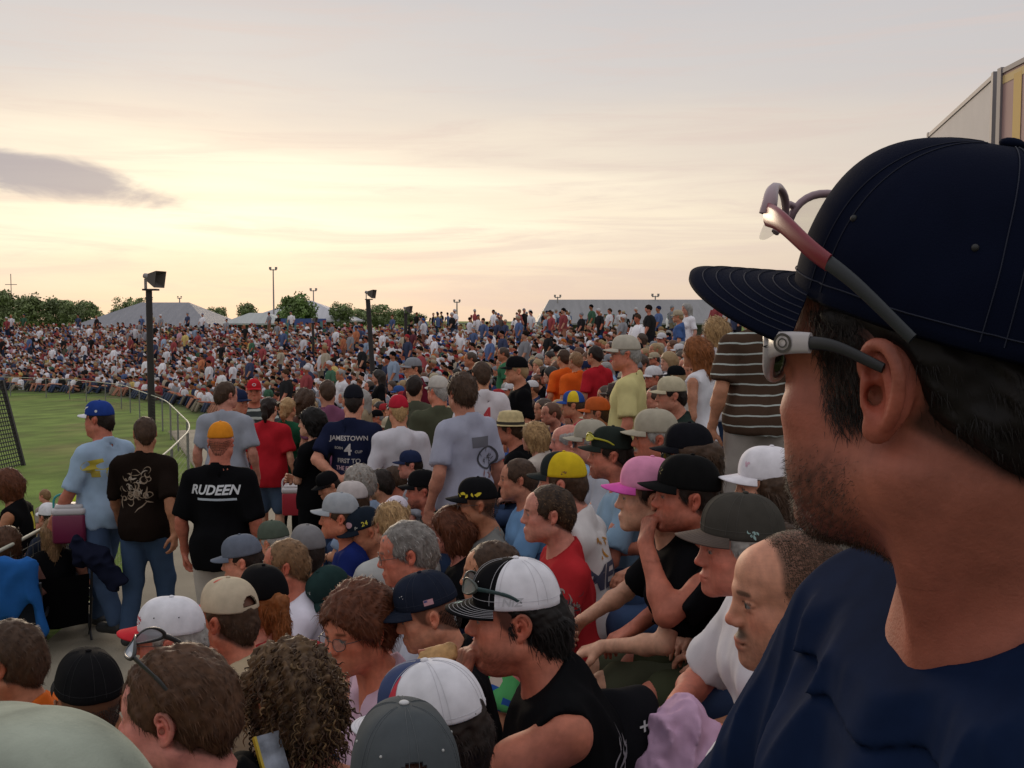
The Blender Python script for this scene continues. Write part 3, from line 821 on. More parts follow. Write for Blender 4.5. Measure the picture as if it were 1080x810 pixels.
    if nbl:
        n = vnorm(v, f)
        Lb = {'buzz': .0042, 'crop': .017, 'short': .022, 'fluffy': .032, 'bob': .05, 'long': .07, 'pony': .05, 'curly': .05, 'mullet': .05, 'ring': .015, 'bowl': .05}[kind] * S.get('blen', .75 if cap else 1.0)
        fi = r.randint(0, len(f), nbl)
        if cap:
            ok = np.nonzero(v[f].mean(1)[:, 2] < .022)[0]; fi = ok[r.randint(0, len(ok), nbl)]
        p0 = v[f[fi]].mean(1); nn = n[f[fi, 0]]
        down = np.stack([np.sign(p0[:, 0]) * .25 * np.clip((.08 - p0[:, 2]) / .05, 0, 1), -.55 + .3 * (p0[:, 1] > .02), -.35 - np.clip((.07 - p0[:, 2]) / .1, 0, 1)], 1)
        if S.get('comb'): down = down * .4 + np.array(S['comb'])
        tdir = down - nn * np.einsum('ij,ij->i', down, nn)[:, None]
        tdir /= np.linalg.norm(tdir, axis=1)[:, None] + 1e-6
        sp = {'buzz': .9, 'crop': .50, 'short': .20, 'fluffy': .28, 'curly': .5}.get(kind, .10)
        d = tdir + nn * (sp * r.uniform(.3, 1.3, (nbl, 1))) + r.normal(size=(nbl, 3)) * (.22 if kind != 'curly' else .6)
        d /= np.linalg.norm(d, axis=1)[:, None]
        sdv = np.cross(d, nn); sdv /= np.linalg.norm(sdv, axis=1)[:, None] + 1e-6
        ln = Lb * r.uniform(.5, 1.2, (nbl, 1)); wd = r.uniform(.0005, .0012, (nbl, 1)) * S.get('bwid', 1.0)
        sag = np.array([0, 0, -1.0]) * ln * (.25 if kind not in ('crop',) else .05)
        b0 = p0 - nn * (.003 if kind != 'buzz' else .0036)
        cu = r.normal(size=(nbl, 3)) * ln * (.05 if kind != 'curly' else .28)
        p1 = b0 + d * ln * .5 + nn * ln * .05 + cu; p2 = b0 + d * ln + sag - nn * ln * .12
        bv_ = np.stack([b0 - sdv * wd, b0 + sdv * wd, p1 + sdv * wd * .9, p1 - sdv * wd * .9, p2 + sdv * wd * .2, p2 - sdv * wd * .2], 1).reshape(-1, 3)
        i0 = np.arange(nbl)[:, None] * 6 + len(v)
        bf = np.concatenate([i0 + np.array([0, 1, 2, 3]), i0 + np.array([3, 2, 4, 5])])
        kk = r.uniform(0, 1, (nbl, 1)) ** 2
        bc = hc * (.7 + .5 * r.uniform(0, 1, (nbl, 1))) + (hl - hc) * kk * .7
        if kind == 'buzz': return bv_, bf - len(v), np.clip(np.repeat(bc, 6, 0), 0, 1)
        v = np.concatenate([v, bv_]); f = np.concatenate([f, bf]); c = np.concatenate([c, np.repeat(bc, 6, 0)])
    return v, f, np.clip(c, 0, 1)

# ---- caps
def cap_geo(sc=1.0, h=.108, brimlen=.070, curve=.015, res=1, droop=.011, hole=False, front=.010, arc=1.02):
    """crown (verts, faces, panel id per face) and brim in the head frame"""
    sq = lambda c: np.sign(c) * np.abs(c) ** .86
    NU, NV = 48 * res, 16 * res
    u = np.linspace(0, 2 * np.pi, NU, endpoint=False); t = np.linspace(0, 1, NV + 1)
    Tt, U = np.meshgrid(t, u, indexing='ij')
    e = Tt * np.pi / 2
    hor = np.cos(e) ** .78; ver = np.sin(e) ** 1.02
    fy = np.sin(U)
    hor = hor + .10 * np.clip(fy, 0, 1) ** 2 * np.sin(e) * np.cos(e) * 1.6
    seam = np.zeros_like(U)
    for k in range(6):
        a = np.pi / 2 + np.pi / 6 * 0 + k * np.pi / 3
        d = np.abs((U - a + np.pi) % (2 * np.pi) - np.pi) * np.cos(e)
        seam = np.minimum(seam, -.0022 * np.exp(-(d / .05) ** 2))
    rx, ry = (.0840 * sc, .1095 * sc)
    x = (rx + seam) * hor * sq(np.cos(U)); y = (ry + seam) * hor * sq(np.sin(U)) - .012
    z = .043 + h * sc * ver + front * np.clip(fy, 0, 1) ** 2 * np.sin(2 * e) * .6
    V = np.stack([x, y, z], -1).reshape(-1, 3)
    f = grid_faces(NV + 1, NU, wrap=True)
    uu = (U[:-1].ravel() + np.pi / NU); tt = Tt[:-1].ravel()
    pid = (np.floor(((uu - np.pi / 2) % (2 * np.pi)) / (np.pi / 3))).astype(int)      # 0 = left front ... 5 = right front
    if hole:
        du = ((uu - 1.5 * np.pi + np.pi) % (2 * np.pi) - np.pi)
        m = (du / .36) ** 2 + (tt / .30) ** 2 < 1
        m &= tt > .085
        f = f[~m]; pid = pid[~m]; tt = tt[~m]
    # inner side so that the rim has thickness
    Vi = V * np.array([.965, .965, 1]) + np.array([0, -.0004, -.003])
    f2 = f[:, ::-1] + len(V)
    i = np.arange(NU); rim = np.stack([i, i + len(V), (i + 1) % NU + len(V), (i + 1) % NU], 1)
    bt = MB(); bt.sphere((0, -.012, .043 + h * sc + .002), (.0085, .0085, .004), 12, 6)
    nb_ = len(V) * 2
    Vall = np.concatenate([V, Vi, bt.v[0]]); Fall = np.concatenate([f, f2, rim, bt.f4[0] + nb_])
    pall = np.concatenate([pid, pid, np.zeros(len(rim), int) - 1, np.zeros(len(bt.f4[0]), int) - 2])
    # brim
    M, K = 25 * res, 8 * res
    s = np.linspace(-1, 1, M); vv = np.linspace(0, 1, K)
    ph = np.pi / 2 - s * arc
    ix, iy = rx * sq(np.cos(ph)), ry * sq(np.sin(ph)) - .012
    Lb = brimlen * sc * (1 - np.abs(s) ** 2.3) ** .55
    VV, Sg = np.meshgrid(vv, s, indexing='ij')
    bx = ix[None] * (1 + .10 * VV * np.abs(Sg)); by = iy[None] + Lb[None] * VV
    zz = .047 - curve * (bx / .08) ** 2 * (.25 + .75 * VV) - droop * VV
    top = np.stack([bx, by, zz + .0017], -1).reshape(-1, 3); bot = np.stack([bx, by, zz - .0017], -1).reshape(-1, 3)
    # rounded outer edge
    ff = grid_faces(K, M)
    e0 = np.arange(M) + (K - 1) * M
    edge = np.stack([e0[:-1], e0[1:], e0[1:] + K * M, e0[:-1] + K * M], 1)[:, ::-1]
    BV = np.concatenate([top, bot]); BF = np.concatenate([ff[:, ::-1], ff + K * M, edge])
    return (Vall, Fall, pall), (BV, BF)
# ------------------------------------------------------------------ lie of the land
FRONT = np.array([(-1.25, -40), (-1.25, 0), (-1.35, 5), (-1.9, 10), (-2.6, 14), (-4.0, 20), (-8.0, 30), (-14, 42), (-20, 50), (-30, 56.5), (-45, 61), (-70, 64), (-110, 65)], float)
WALK = 2.15
def stand_dist(X, Y):
    """signed distance from the front row line (positive in the stand) and the Y of the nearest point"""
    X = np.asarray(X, float); Y = np.asarray(Y, float)
    best = np.full(X.shape, 1e9); sg = np.zeros(X.shape); yn = np.zeros(X.shape)
    for a, b in zip(FRONT[:-1], FRONT[1:]):
        ab = b - a
        t = np.clip(((X - a[0]) * ab[0] + (Y - a[1]) * ab[1]) / (ab @ ab), 0, 1)
        px, py = a[0] + t * ab[0], a[1] + t * ab[1]
        d = np.hypot(X - px, Y - py); cr = ab[0] * (Y - a[1]) - ab[1] * (X - a[0])
        m = d < best
        best = np.where(m, d, best); sg = np.where(m, np.where(cr < 0, 1.0, -1.0), sg); yn = np.where(m, py, yn)
    return best * sg, yn
def zfront(Y): return -.025 * np.clip(Y, 0, 62)
def stand_w(Y): return np.clip(3.6 + .35 * np.maximum(Y, 0), 3.6, 18)
TOPZ = 1.42
def ground0(X, Y):
    s, yn = stand_dist(X, Y)
    zf = zfront(yn)
    up = zf + (TOPZ - zf) * np.clip(s / stand_w(yn), 0, 1)
    far = np.clip((s - stand_w(yn) - 6) / 40, 0, 1); far = far * far * (3 - 2 * far)
    up = up + (-.9 - TOPZ) * far * (s > stand_w(yn))
    dn = zf - .02 * np.clip(-s - WALK, 0, 14) - .35 * np.clip((-s - WALK - 5.5) / 3.0, 0, 1)
    return np.where(s > 0, up, dn)
ANCH = []                                   # (x, y, z) where a seated or standing person's feet are
def ground(X, Y):
    z = ground0(X, Y)
    if ANCH:
        A = np.array(ANCH); r = A[:, 2] - ground0(A[:, 0], A[:, 1])
        sh = np.shape(X); x = np.ravel(X); y = np.ravel(Y)
        out = np.zeros(len(x))
        near = (x > -3) & (x < 5) & (y > -1.5) & (y < 16)
        if near.any():
            w = np.exp(-((x[near, None] - A[:, 0]) ** 2 + (y[near, None] - A[:, 1]) ** 2) / .30 ** 2)
            out[near] = (w * r).sum(1) / (w.sum(1) + .08)
        z = z + out.reshape(sh)
    return z

def build_ground():
    def axis(segs):
        out = []
        for a, b, st in segs: out.append(np.arange(a, b, st))
        return np.concatenate(out + [[segs[-1][1]]])
    xs = axis([(-3000, -400, 260), (-400, -120, 28), (-120, -18, 2.0), (-18, -2.4, .5), (-2.4, 3.2, .16), (3.2, 30, 1.0), (30, 120, 6), (120, 400, 28), (400, 3000, 260)])
    ys = axis([(-400, -40, 40), (-40, -2, 2.0), (-2, 9, .16), (9, 16, .4), (16, 90, 1.0), (90, 200, 8), (200, 600, 40), (600, 4000, 340)])
    X, Y = np.meshgrid(xs, ys, indexing='xy')
    Z = ground(X, Y)
    V = np.stack([X, Y, Z], -1).reshape(-1, 3)
    s, yn = stand_dist(X, Y); s = s.ravel(); yn = yn.ravel()
    grass = np.array([.125, .195, .036]); dirt = np.array([.13, .085, .055]); bank = np.array([.085, .075, .06])
    c = np.tile(grass, (len(V), 1))
    pn = wnoise(V.astype(F32) * np.array([1, 1, 0], F32), 91, .55); pn2 = wnoise(V.astype(F32) * np.array([1, 1, 0], F32), 92, 1.9)
    worn = np.clip((pn + .5 * pn2 - .35) / .5, 0, 1)[:, None] * .6; c = c + (np.array([.16, .135, .055]) - c) * worn; c *= (1 + .18 * pn2)[:, None]
    t = np.clip((-s - WALK - 5.2) / 1.0, 0, 1)[:, None] * (V[:, 1:2] < 70); c = c + (dirt - c) * t
    t = np.clip((s + .3) / .4, 0, 1) * np.clip((stand_w(yn) + 4 - s) / 1.5, 0, 1); c = c + (bank - c) * t[:, None]
    m = mat("ground", rough=.95, attr='Col', bump=.5, bscale=14, bdet=6, var=.32, vscale=.9, spec=.1)
    # patchy colour on a second, larger scale
    o = obj('ground', mesh_np('ground', V, grid_faces(len(ys), len(xs)), [m], c)); tag(o, kind='structure')

def offset_line(off, y0, y1, step=1.0):
    """points of the front line moved sideways (negative = towards the track)"""
    P = []
    for a, b in zip(FRONT[:-1], FRONT[1:]):
        n = max(2, int(np.hypot(*(b - a)) / step)); t = np.linspace(0, 1, n, endpoint=False)[:, None]; P.append(a + t * (b - a))
    P = np.concatenate(P + [FRONT[-1:]])
    k = np.ones(7) / 7
    Q = np.stack([np.convolve(np.pad(P[:, i], 3, mode='edge'), k, 'valid') for i in (0, 1)], 1)
    T = np.gradient(Q, axis=0); T /= np.linalg.norm(T, axis=1)[:, None]
    N = np.stack([T[:, 1], -T[:, 0]], 1)
    W = Q + N * off
    m = (Q[:, 1] > y0) & (Q[:, 1] < y1)
    return W[m]

def build_walkway():
    n = 7
    rows = [offset_line(o, -20, 30, .5) for o in np.linspace(-WALK, .15, n)]
    L = min(map(len, rows)); top = np.stack([r[:L] for r in rows], 1)
    z = ground0(top[..., 0], top[..., 1])
    z[:, -1] = z[:, -2]
    V = np.concatenate([top, (z + .05)[..., None]], -1)
    edge = V[:, 0].copy(); edge[:, 2] -= .14
    V = np.concatenate([V.reshape(-1, 3), edge])
    f = grid_faces(L, n)
    i = np.arange(L - 1); k = L * n
    e = np.stack([i * n, (i + 1) * n, k + i + 1, k + i], 1)
    m = mat("walkway", (.30, .265, .20), .9, bump=.4, bscale=60, bdet=6, var=.16, vscale=1.1, spec=.2)
    tag(obj('walkway', mesh_np('walkway', V, np.concatenate([f, e]), [m])), kind='structure')

# ------------------------------------------------------------------ fences, posts, buildings, trees
def build_rail():
    P = offset_line(-WALK - .1, 3.0, 60, .6)
    z = ground0(P[:, 0], P[:, 1])
    root = empty('guard_fence', (P[0, 0], P[0, 1], z[0])); o = np.array([P[0, 0], P[0, 1], z[0]])
    tag(root, "low guard fence with a pale top rail curving round the grass infield", "fence")
    rail = np.concatenate([P, (z + .95)[:, None]], 1) - o
    MB().tube(rail, .015, 8).build('top_rail', plain((.48, .48, .38), .6), root, True)
    i = 0
    step = 5
    posts = list(range(0, len(P), step))
    for i in posts:
        b = np.array([P[i, 0], P[i, 1], z[i]]) - o
        MB().tube([b, b + (0, 0, .93)], .022, 6).build('fence_post', plain((.25, .25, .23), .5, .4), root, True)
    w = MB()
    for zz in np.linspace(.08, .86, 9): w.tube(np.concatenate([P, (z + zz)[:, None]], 1) - o, .0025, 3, cap=False)
    for j in range(len(P) - 1):
        for t in np.linspace(0, 1, 5, endpoint=False):
            b = np.append(P[j] * (1 - t) + P[j + 1] * t, z[j] * (1 - t) + z[j + 1] * t) - o
            if P[j, 1] < 14: w.tube([b + (0, 0, .06), b + (0, 0, .9)], .002, 3, cap=False)
    w.build('wire_mesh', plain((.12, .12, .10), .7, .2), root)

def build_catch_fence():
    base = at(25, 490, 22.0); gx, gy = base[0], base[1]
    root = empty('catch_fence', (gx, gy, float(ground0(gx, gy)))); tag(root, "dark leaning catch fence of posts and wire beside the dirt track", "fence")
    m = plain((.035, .032, .03), .6)
    w = MB(); pts = []
    for k in range(9):
        y = -k * 1.25; x = -.06 * k + .0 * k
        z = float(ground0(gx + x, gy + y)) - float(ground0(gx, gy))
        b = np.array([x, y, z]); t = b + np.array([-.42, .0, 1.85]); pts.append((b, t))
        MB().box((b + t) / 2, (.07, .07, 1.93), R=np.array([[.975, 0, -.22], [0, 1, 0], [.22, 0, .975]])).build('fence_post', m, root)
    for q in np.linspace(.02, 1, 22):
        w.tube([b + (t - b) * q for b, t in pts], 0.013 if 0 < q < .99 else .028, 4, cap=False)
    for k in range(len(pts) - 1):
        for q in np.linspace(0, 1, 14, endpoint=False):
            b = pts[k][0] * (1 - q) + pts[k + 1][0] * q; t = pts[k][1] * (1 - q) + pts[k + 1][1] * q
            w.tube([b, t], .011, 3, cap=False)
    w.build('wire_mesh', m, root)

def speaker_post(px, ytop, d, label, kind, ybase=None, r=.09, w=.8, lean=0.0, face=1):
    top = at(px, ytop, d); x, y = top[0] - lean, top[1]
    g = float(ground0(x, y)) if ybase is None else at(px, ybase, d)[2]
    root = empty('speaker_post', (x, y, g)); tag(root, label, "speaker post", "loudspeaker posts along the stands")
    h = top[2] - g
    dk = plain((.028, .024, .022), .7); grey = plain((.20, .185, .17), .6); lt = plain((.30, .28, .27), .5)
    MB().tube([(0, 0, -.2), (lean, 0, h)], [r, r * .85], 10).build('post', dk, root, True)
    T = np.array([lean, 0, h])
    MB().box(T + (0.1 * w, 0, .02 * w), (.72 * w, .5 * w, .09 * w)).build('bracket', dk, root)
    # flared horn cabinet: open mouth towards the crowd, small driver behind
    a = MB()
    f = face
    back = np.array([[-.10, y_, z_] for y_, z_ in ((-.22, -.20), (.22, -.20), (.22, .20), (-.22, .20))]) * w
    mouth = np.array([[.52, y_, z_] for y_, z_ in ((-.42, -.42), (.42, -.42), (.42, .44), (-.42, .44))]) * w
    inn = np.array([[.10, y_, z_] for y_, z_ in ((-.12, -.12), (.12, -.12), (.12, .12), (-.12, .12))]) * w
    Rr = rotz(R_(-18)) @ roty(R_(10))
    off = T + np.array([.16 * w, 0, .62 * w])
    V = np.concatenate([back, mouth, mouth * [1, .92, .92], inn]) @ Rr.T + off
    q = [[3, 2, 1, 0]] + [[i, (i + 1) % 4, 4 + (i + 1) % 4, 4 + i] for i in range(4)] + [[4 + i, 4 + (i + 1) % 4, 8 + (i + 1) % 4, 8 + i] for i in range(4)] + [[8 + i, 8 + (i + 1) % 4, 12 + (i + 1) % 4, 12 + i] for i in range(4)] + [[12, 13, 14, 15]]
    a.add(V, q); a.build('horn', plain((.10, .085, .075), .7), root)
    b = MB(); b.tube(np.array([[-.10, 0, .02], [-.34, 0, .04], [-.46, 0, .05]]) * w @ Rr.T + off, [.15 * w, .15 * w, .13 * w], 12); b.build('driver', lt, root, True)
    s = MB(); s.box(T + np.array([-.16, -.10, .30]) * w, (.06 * w, .06 * w, .56 * w)); s.box(T + np.array([-.16, .10, .30]) * w, (.06 * w, .06 * w, .56 * w)); s.build('stand', lt, root)
    return root

def lamp_pole(px, ytop, ybase, d, label, head=.5):
    b = at(px, ybase, d); t = at(px, ytop, d)
    root = empty('light_pole', b); tag(root, label, "light pole", "light poles on the skyline")
    h = t[2] - b[2]
    m = plain((.30, .28, .26), .6)
    MB().tube([(0, 0, -1), (0, 0, h)], [.12, .07], 8).build('pole', m, root, True)
    a = MB()
    for k in (-1, 1): a.box((k * .35 * head * 2, 0, h + .1), (.5 * head, .45 * head, .6 * head))
    a.box((0, 0, h - .1), (1.6 * head, .12, .1)); a.build('floodlight', m, root)

def tent(px0, px1, yridge, yeave, d, col, label, ridge=.35, name='pavilion', depth=14, wall=True):
    a, b = at(px0, yeave, d), at(px1, yeave, d); t = at((px0 + px1) / 2, yridge, d + depth / 2)
    cx = (a[0] + b[0]) / 2; W = b[0] - a[0]; ze = a[2]; zr = t[2]
    g = float(ground0(cx, a[1] + depth / 2))
    root = empty(name, (cx, a[1] + depth / 2, g)); tag(root, label, "pavilion")
    hw, hd = W / 2, depth / 2; e, r = ze - g, zr - g
    rw = hw * ridge
    V = np.array([[-hw, -hd, e], [hw, -hd, e], [hw, hd, e], [-hw, hd, e], [-rw, 0, r], [rw, 0, r]])
    V = np.concatenate([V, V - [0, 0, .18]])
    f4 = [[0, 1, 5, 4], [2, 3, 4, 5]]; f3 = [[1, 2, 5], [3, 0, 4]]
    mb = MB(); mb.add(V, f4); mb.n -= len(V); mb.v.pop(); mb.add(V, f3); mb.n -= len(V); mb.v.pop()
    mb.add(V, [[7, 6, 10, 11], [9, 8, 11, 10], [0, 6, 7, 1], [1, 7, 8, 2], [2, 8, 9, 3], [3, 9, 6, 0]])
    mb.build('roof', mat("roof " + label[:20], col, .6, bump=.3, bscale=3, var=.10, vscale=.5, stretch=(4, .3, 1)), root)
    if wall:
        w = MB(); w.box((0, hd * .2, (e - .1) / 2), (W * .94, depth * .7, e - .1)); w.build('wall', plain((.22, .21, .21), .8), root)
    for x in np.linspace(-hw * .97, hw * .97, 5):
        MB().tube([(x, -hd * .96, 0), (x, -hd * .96, e - .1)], .09, 6).build('post', plain((.4, .4, .4), .5), root)

LEAF = {}
def tree(px, ytop, d, wpx, label, seed, col=(.045, .068, .022), ybase=342, n=2600):
    t = at(px, ytop, d); b = at(px, ybase, d)
    g = b[2]; H = t[2] - g; Wd = wpx / FPX * d
    root = empty('broadleaf_tree', (t[0], t[1], g)); tag(root, label, "tree", "trees along the horizon")
    r = np.random.RandomState(seed)
    mb = MB()
    mb.tube([(0, 0, -.8), (.1, 0, H * .25), (0, .1, H * .6)], [H * .035, H * .028, H * .012], 7)
    for k in range(7):
        a = r.uniform(0, 6.28); z0 = H * r.uniform(.2, .45); e = np.array([math.cos(a) * Wd * .32, math.sin(a) * Wd * .32, z0 + H * r.uniform(.2, .4)])
        mb.tube(spline([(0, 0, z0), e * [.5, .5, 1] - [0, 0, H * .08], e], 6), np.linspace(H * .014, H * .004, 6), 5)
    mb.build('trunk', plain((.07, .05, .035), .9), root, True)
    nc = 34
    ph = r.uniform(0, 6.28, nc); rr = np.sqrt(r.uniform(0, 1, nc)); zc = r.uniform(.10, .90, nc)
    prof = np.sin(np.clip(zc, .05, .97) * np.pi) ** .55
    cen = np.stack([np.cos(ph) * rr * Wd * .40 * prof, np.sin(ph) * rr * Wd * .40 * prof, H * zc], 1)
    cr = Wd * r.uniform(.11, .22, nc)
    k = r.randint(0, nc, n)
    dv = r.normal(size=(n, 3)); dv /= np.linalg.norm(dv, axis=1)[:, None]
    P = cen[k] + dv * (cr[k] * r.uniform(.35, 1.05, n))[:, None] * [1, 1, .8]
    P[:, 2] = np.maximum(P[:, 2], .1)
    u = r.normal(size=(n, 3)); u /= np.linalg.norm(u, axis=1)[:, None]; w = np.cross(u, dv); w /= np.linalg.norm(w, axis=1)[:, None] + 1e-6
    sz = (Wd * .030 * r.uniform(.6, 1.5, n))[:, None]
    V = np.stack([P - u * sz, P + w * sz * .7, P + u * sz, P - w * sz * .7], 1).reshape(-1, 3)
    c = np.repeat(np.array(col) * (r.uniform(.6, 1.4, nc)[k] * r.uniform(.7, 1.3, n))[:, None] * [1, 1, 1], 4, 0)
    m = mat("leaves", rough=.6, attr='Col', spec=.3)
    obj('crown', mesh_np('crown', V, np.arange(n * 4).reshape(-1, 4), [m], c, smooth=False), root)

def build_setting():
    build_ground(); build_walkway(); build_rail(); build_catch_fence()
    speaker_post(157, 306, 32, "tall dark post with a big horn loudspeaker beside the curving rail at left", 0, r=.115, w=.62)
    speaker_post(388, 316, 33.5, "thin dark post with a horn loudspeaker standing in the middle of the crowd", 0, r=.09, w=.34, lean=-.2)
    speaker_post(428, 331, 42, "small distant horn loudspeaker post just right of the middle one", 0, r=.08, w=.34, lean=.05)
    speaker_post(330, 341, 52, "smallest dark loudspeaker post in front of the blue banner", 0, r=.07, w=.30)
    lamp_pole(289, 284, 345, 120, "tall thin floodlight pole beside the round tree and white tent")
    lamp_pole(331, 306, 345, 130, "short floodlight pole behind the white tent roof", .5)
    lamp_pole(482, 318, 345, 120, "slim pole with one lamp head above the crowd's skyline", .45)
    lamp_pole(588, 313, 345, 118, "slim leaning lamp pole at the left end of the long grey roof", .45)
    lamp_pole(190, 314, 345, 125, "short utility pole behind the grey pavilion roof", .3)
    lamp_pole(691, 312, 330, 119, "small lamp standing on the ridge of the long grey roof", .5)
    # cross shaped aerial far left
    b = at(13, 345, 130); t = at(13, 289, 130); root = empty('aerial_mast', b); tag(root, "thin cross shaped aerial mast above the trees at far left", "aerial")
    h = t[2] - b[2]; m = plain((.35, .3, .28), .6)
    MB().tube([(0, 0, 0), (0, 0, h)], .05, 6).build('mast', m, root)
    MB().tube([(-.75, 0, h * .80), (.75, 0, h * .80)], .05, 6).build('crossbar', m, root)
    tent(72, 222, 319, 345, 105, (.22, .22, .24), "wide grey hipped pavilion roof behind the far left crowd", .36, depth=16)
    tent(252, 372, 317, 338, 118, (.52, .52, .54), "white peaked tent roof behind the round tree", .10, depth=12)
    tent(232, 300, 330, 341, 112, (.46, .48, .46), "small white tent roof left of the blue banner", .3, depth=6)
    # the long grey building at right
    tent(566, 790, 316, 341, 112, (.25, .245, .245), "long grey metal roof of the building behind the top row at right", .86, 'grandstand_building', 14)
    # inflatable banner
    a, b = at(296, 352, 95), at(344, 352, 95); t = at(320, 336, 95)
    root = empty('banner_wall', ((a[0] + b[0]) / 2, a[1], float(ground0((a[0] + b[0]) / 2, a[1])))); tag(root, "blue and red patterned banner wall below the round tree", "banner")
    z0 = a[2] - root.location.z; z1 = t[2] - root.location.z
    mb = MB(); W = b[0] - a[0]; r = np.random.RandomState(3)
    mb.box((0, 0, z1 / 2), (W, .25, z1))
    mb.build('panel', plain((.06, .10, .30), .6), root)
    p = MB()
    for k in range(16):
        x = -W / 2 + (k + .5) * W / 16; hh = (z1 - z0) * r.uniform(.25, .8)
        p.box((x, -.14 - .002 * (k % 2), z0 + (z1 - z0) * r.uniform(.3, .6)), (W / 15, .04, hh), mi=k % 3)
    p.build('pattern', [plain((.42, .06, .05), .6), plain((.35, .12, .06), .6), plain((.10, .22, .24), .6)], root)
    # plateau railing and trees
    for i, (px, yt, d, wp) in enumerate([(3, 307, 120, 46), (36, 311, 125, 38), (62, 315, 128, 40), (90, 317, 130, 34), (130, 312, 135, 26), (150, 311, 138, 22),
                                          (226, 323, 130, 26), (262, 320, 135, 26), (311, 311, 104, 42), (361, 319, 118, 28), (398, 322, 122, 30), (424, 327, 120, 26), (440, 330, 125, 22), (-30, 309, 122, 44), (22, 314, 126, 30), (76, 319, 124, 26), (380, 326, 128, 24), (410, 326, 128, 22)]):
        big = i == 8
        nm = ["big round green tree standing in front of the white tent" if big else None,
              ][0] or ["full dark green tree", "broad green tree", "loose pale green tree", "low bushy tree"][i % 4] + [" at the far left edge", " on the far left horizon", " left of the grey pavilion", " by the grey pavilion's left end", " just behind the grey pavilion's ridge", " behind the tall speaker post", " right of the grey pavilion", " left of the white tent", "", " right of the white tent", " just right of the middle speaker post", " above the crowd's skyline", " by the third speaker post", " beyond the left edge", " under the cross shaped aerial", " low beside the grey pavilion", " between white tent and middle post", " behind the middle speaker post"][i]
        tree(px, yt, d, wp * 1.15, nm, 20 + i, (.16, .23, .075) if big else (.20, .25, .105), n=5200 if big else 3000, ybase=345)
    # railing on the top of the bank
    a, b = at(440, 337, 82), at(585, 336, 70)
    pts = np.array([a * (1 - t) + b * t for t in np.linspace(0, 1, 9)])
    gz = ground0(pts[:, 0], pts[:, 1]); o = np.array([pts[0, 0], pts[0, 1], gz[0]])
    root = empty('top_railing', o); tag(root, "thin pipe railing along the top of the far stand", "railing")
    for hh in (.6, 1.1): MB().tube(np.stack([pts[:, 0], pts[:, 1], gz + hh], 1) - o, .035, 5).build('rail', plain((.18, .18, .18), .5), root)
    for p, z in zip(pts, gz): MB().tube([np.array([p[0], p[1], z]) - o, np.array([p[0], p[1], z + 1.1]) - o], .035, 5).build('rail_post', plain((.18, .18, .18), .5), root)
    build_signs()

def text_mesh(s, size=1.0, bold=0.0, shear=0.0, space=1.0, sub=1, align='CENTER'):
    """flat lettering as vertices (x, y) and faces"""
    cu = bpy.data.curves.new('lettering', 'FONT'); cu.body = s; cu.size = size; cu.align_x = align; cu.align_y = 'CENTER'
    cu.offset = bold * size; cu.shear = shear; cu.space_character = space; cu.resolution_u = 3
    o = bpy.data.objects.new('lettering', cu); C.objects.link(o)
    dg = bpy.context.evaluated_depsgraph_get(); dg.update()
    me = bpy.data.meshes.new_from_object(o.evaluated_get(dg))
    bpy.data.objects.remove(o); bpy.data.curves.remove(cu)
    import bmesh
    bm = bmesh.new(); bm.from_mesh(me); bmesh.ops.triangulate(bm, faces=bm.faces)
    if sub: bmesh.ops.subdivide_edges(bm, edges=[e for e in bm.edges if e.calc_length() > size * .12], cuts=sub, use_grid_fill=True); bmesh.ops.triangulate(bm, faces=bm.faces)
    V = np.array([v.co[:2] for v in bm.verts]); bm.verts.index_update()
    Fq = np.array([[v.index for v in f.verts] for f in bm.faces], int)
    bm.free(); bpy.data.meshes.remove(me)
    return V, Fq

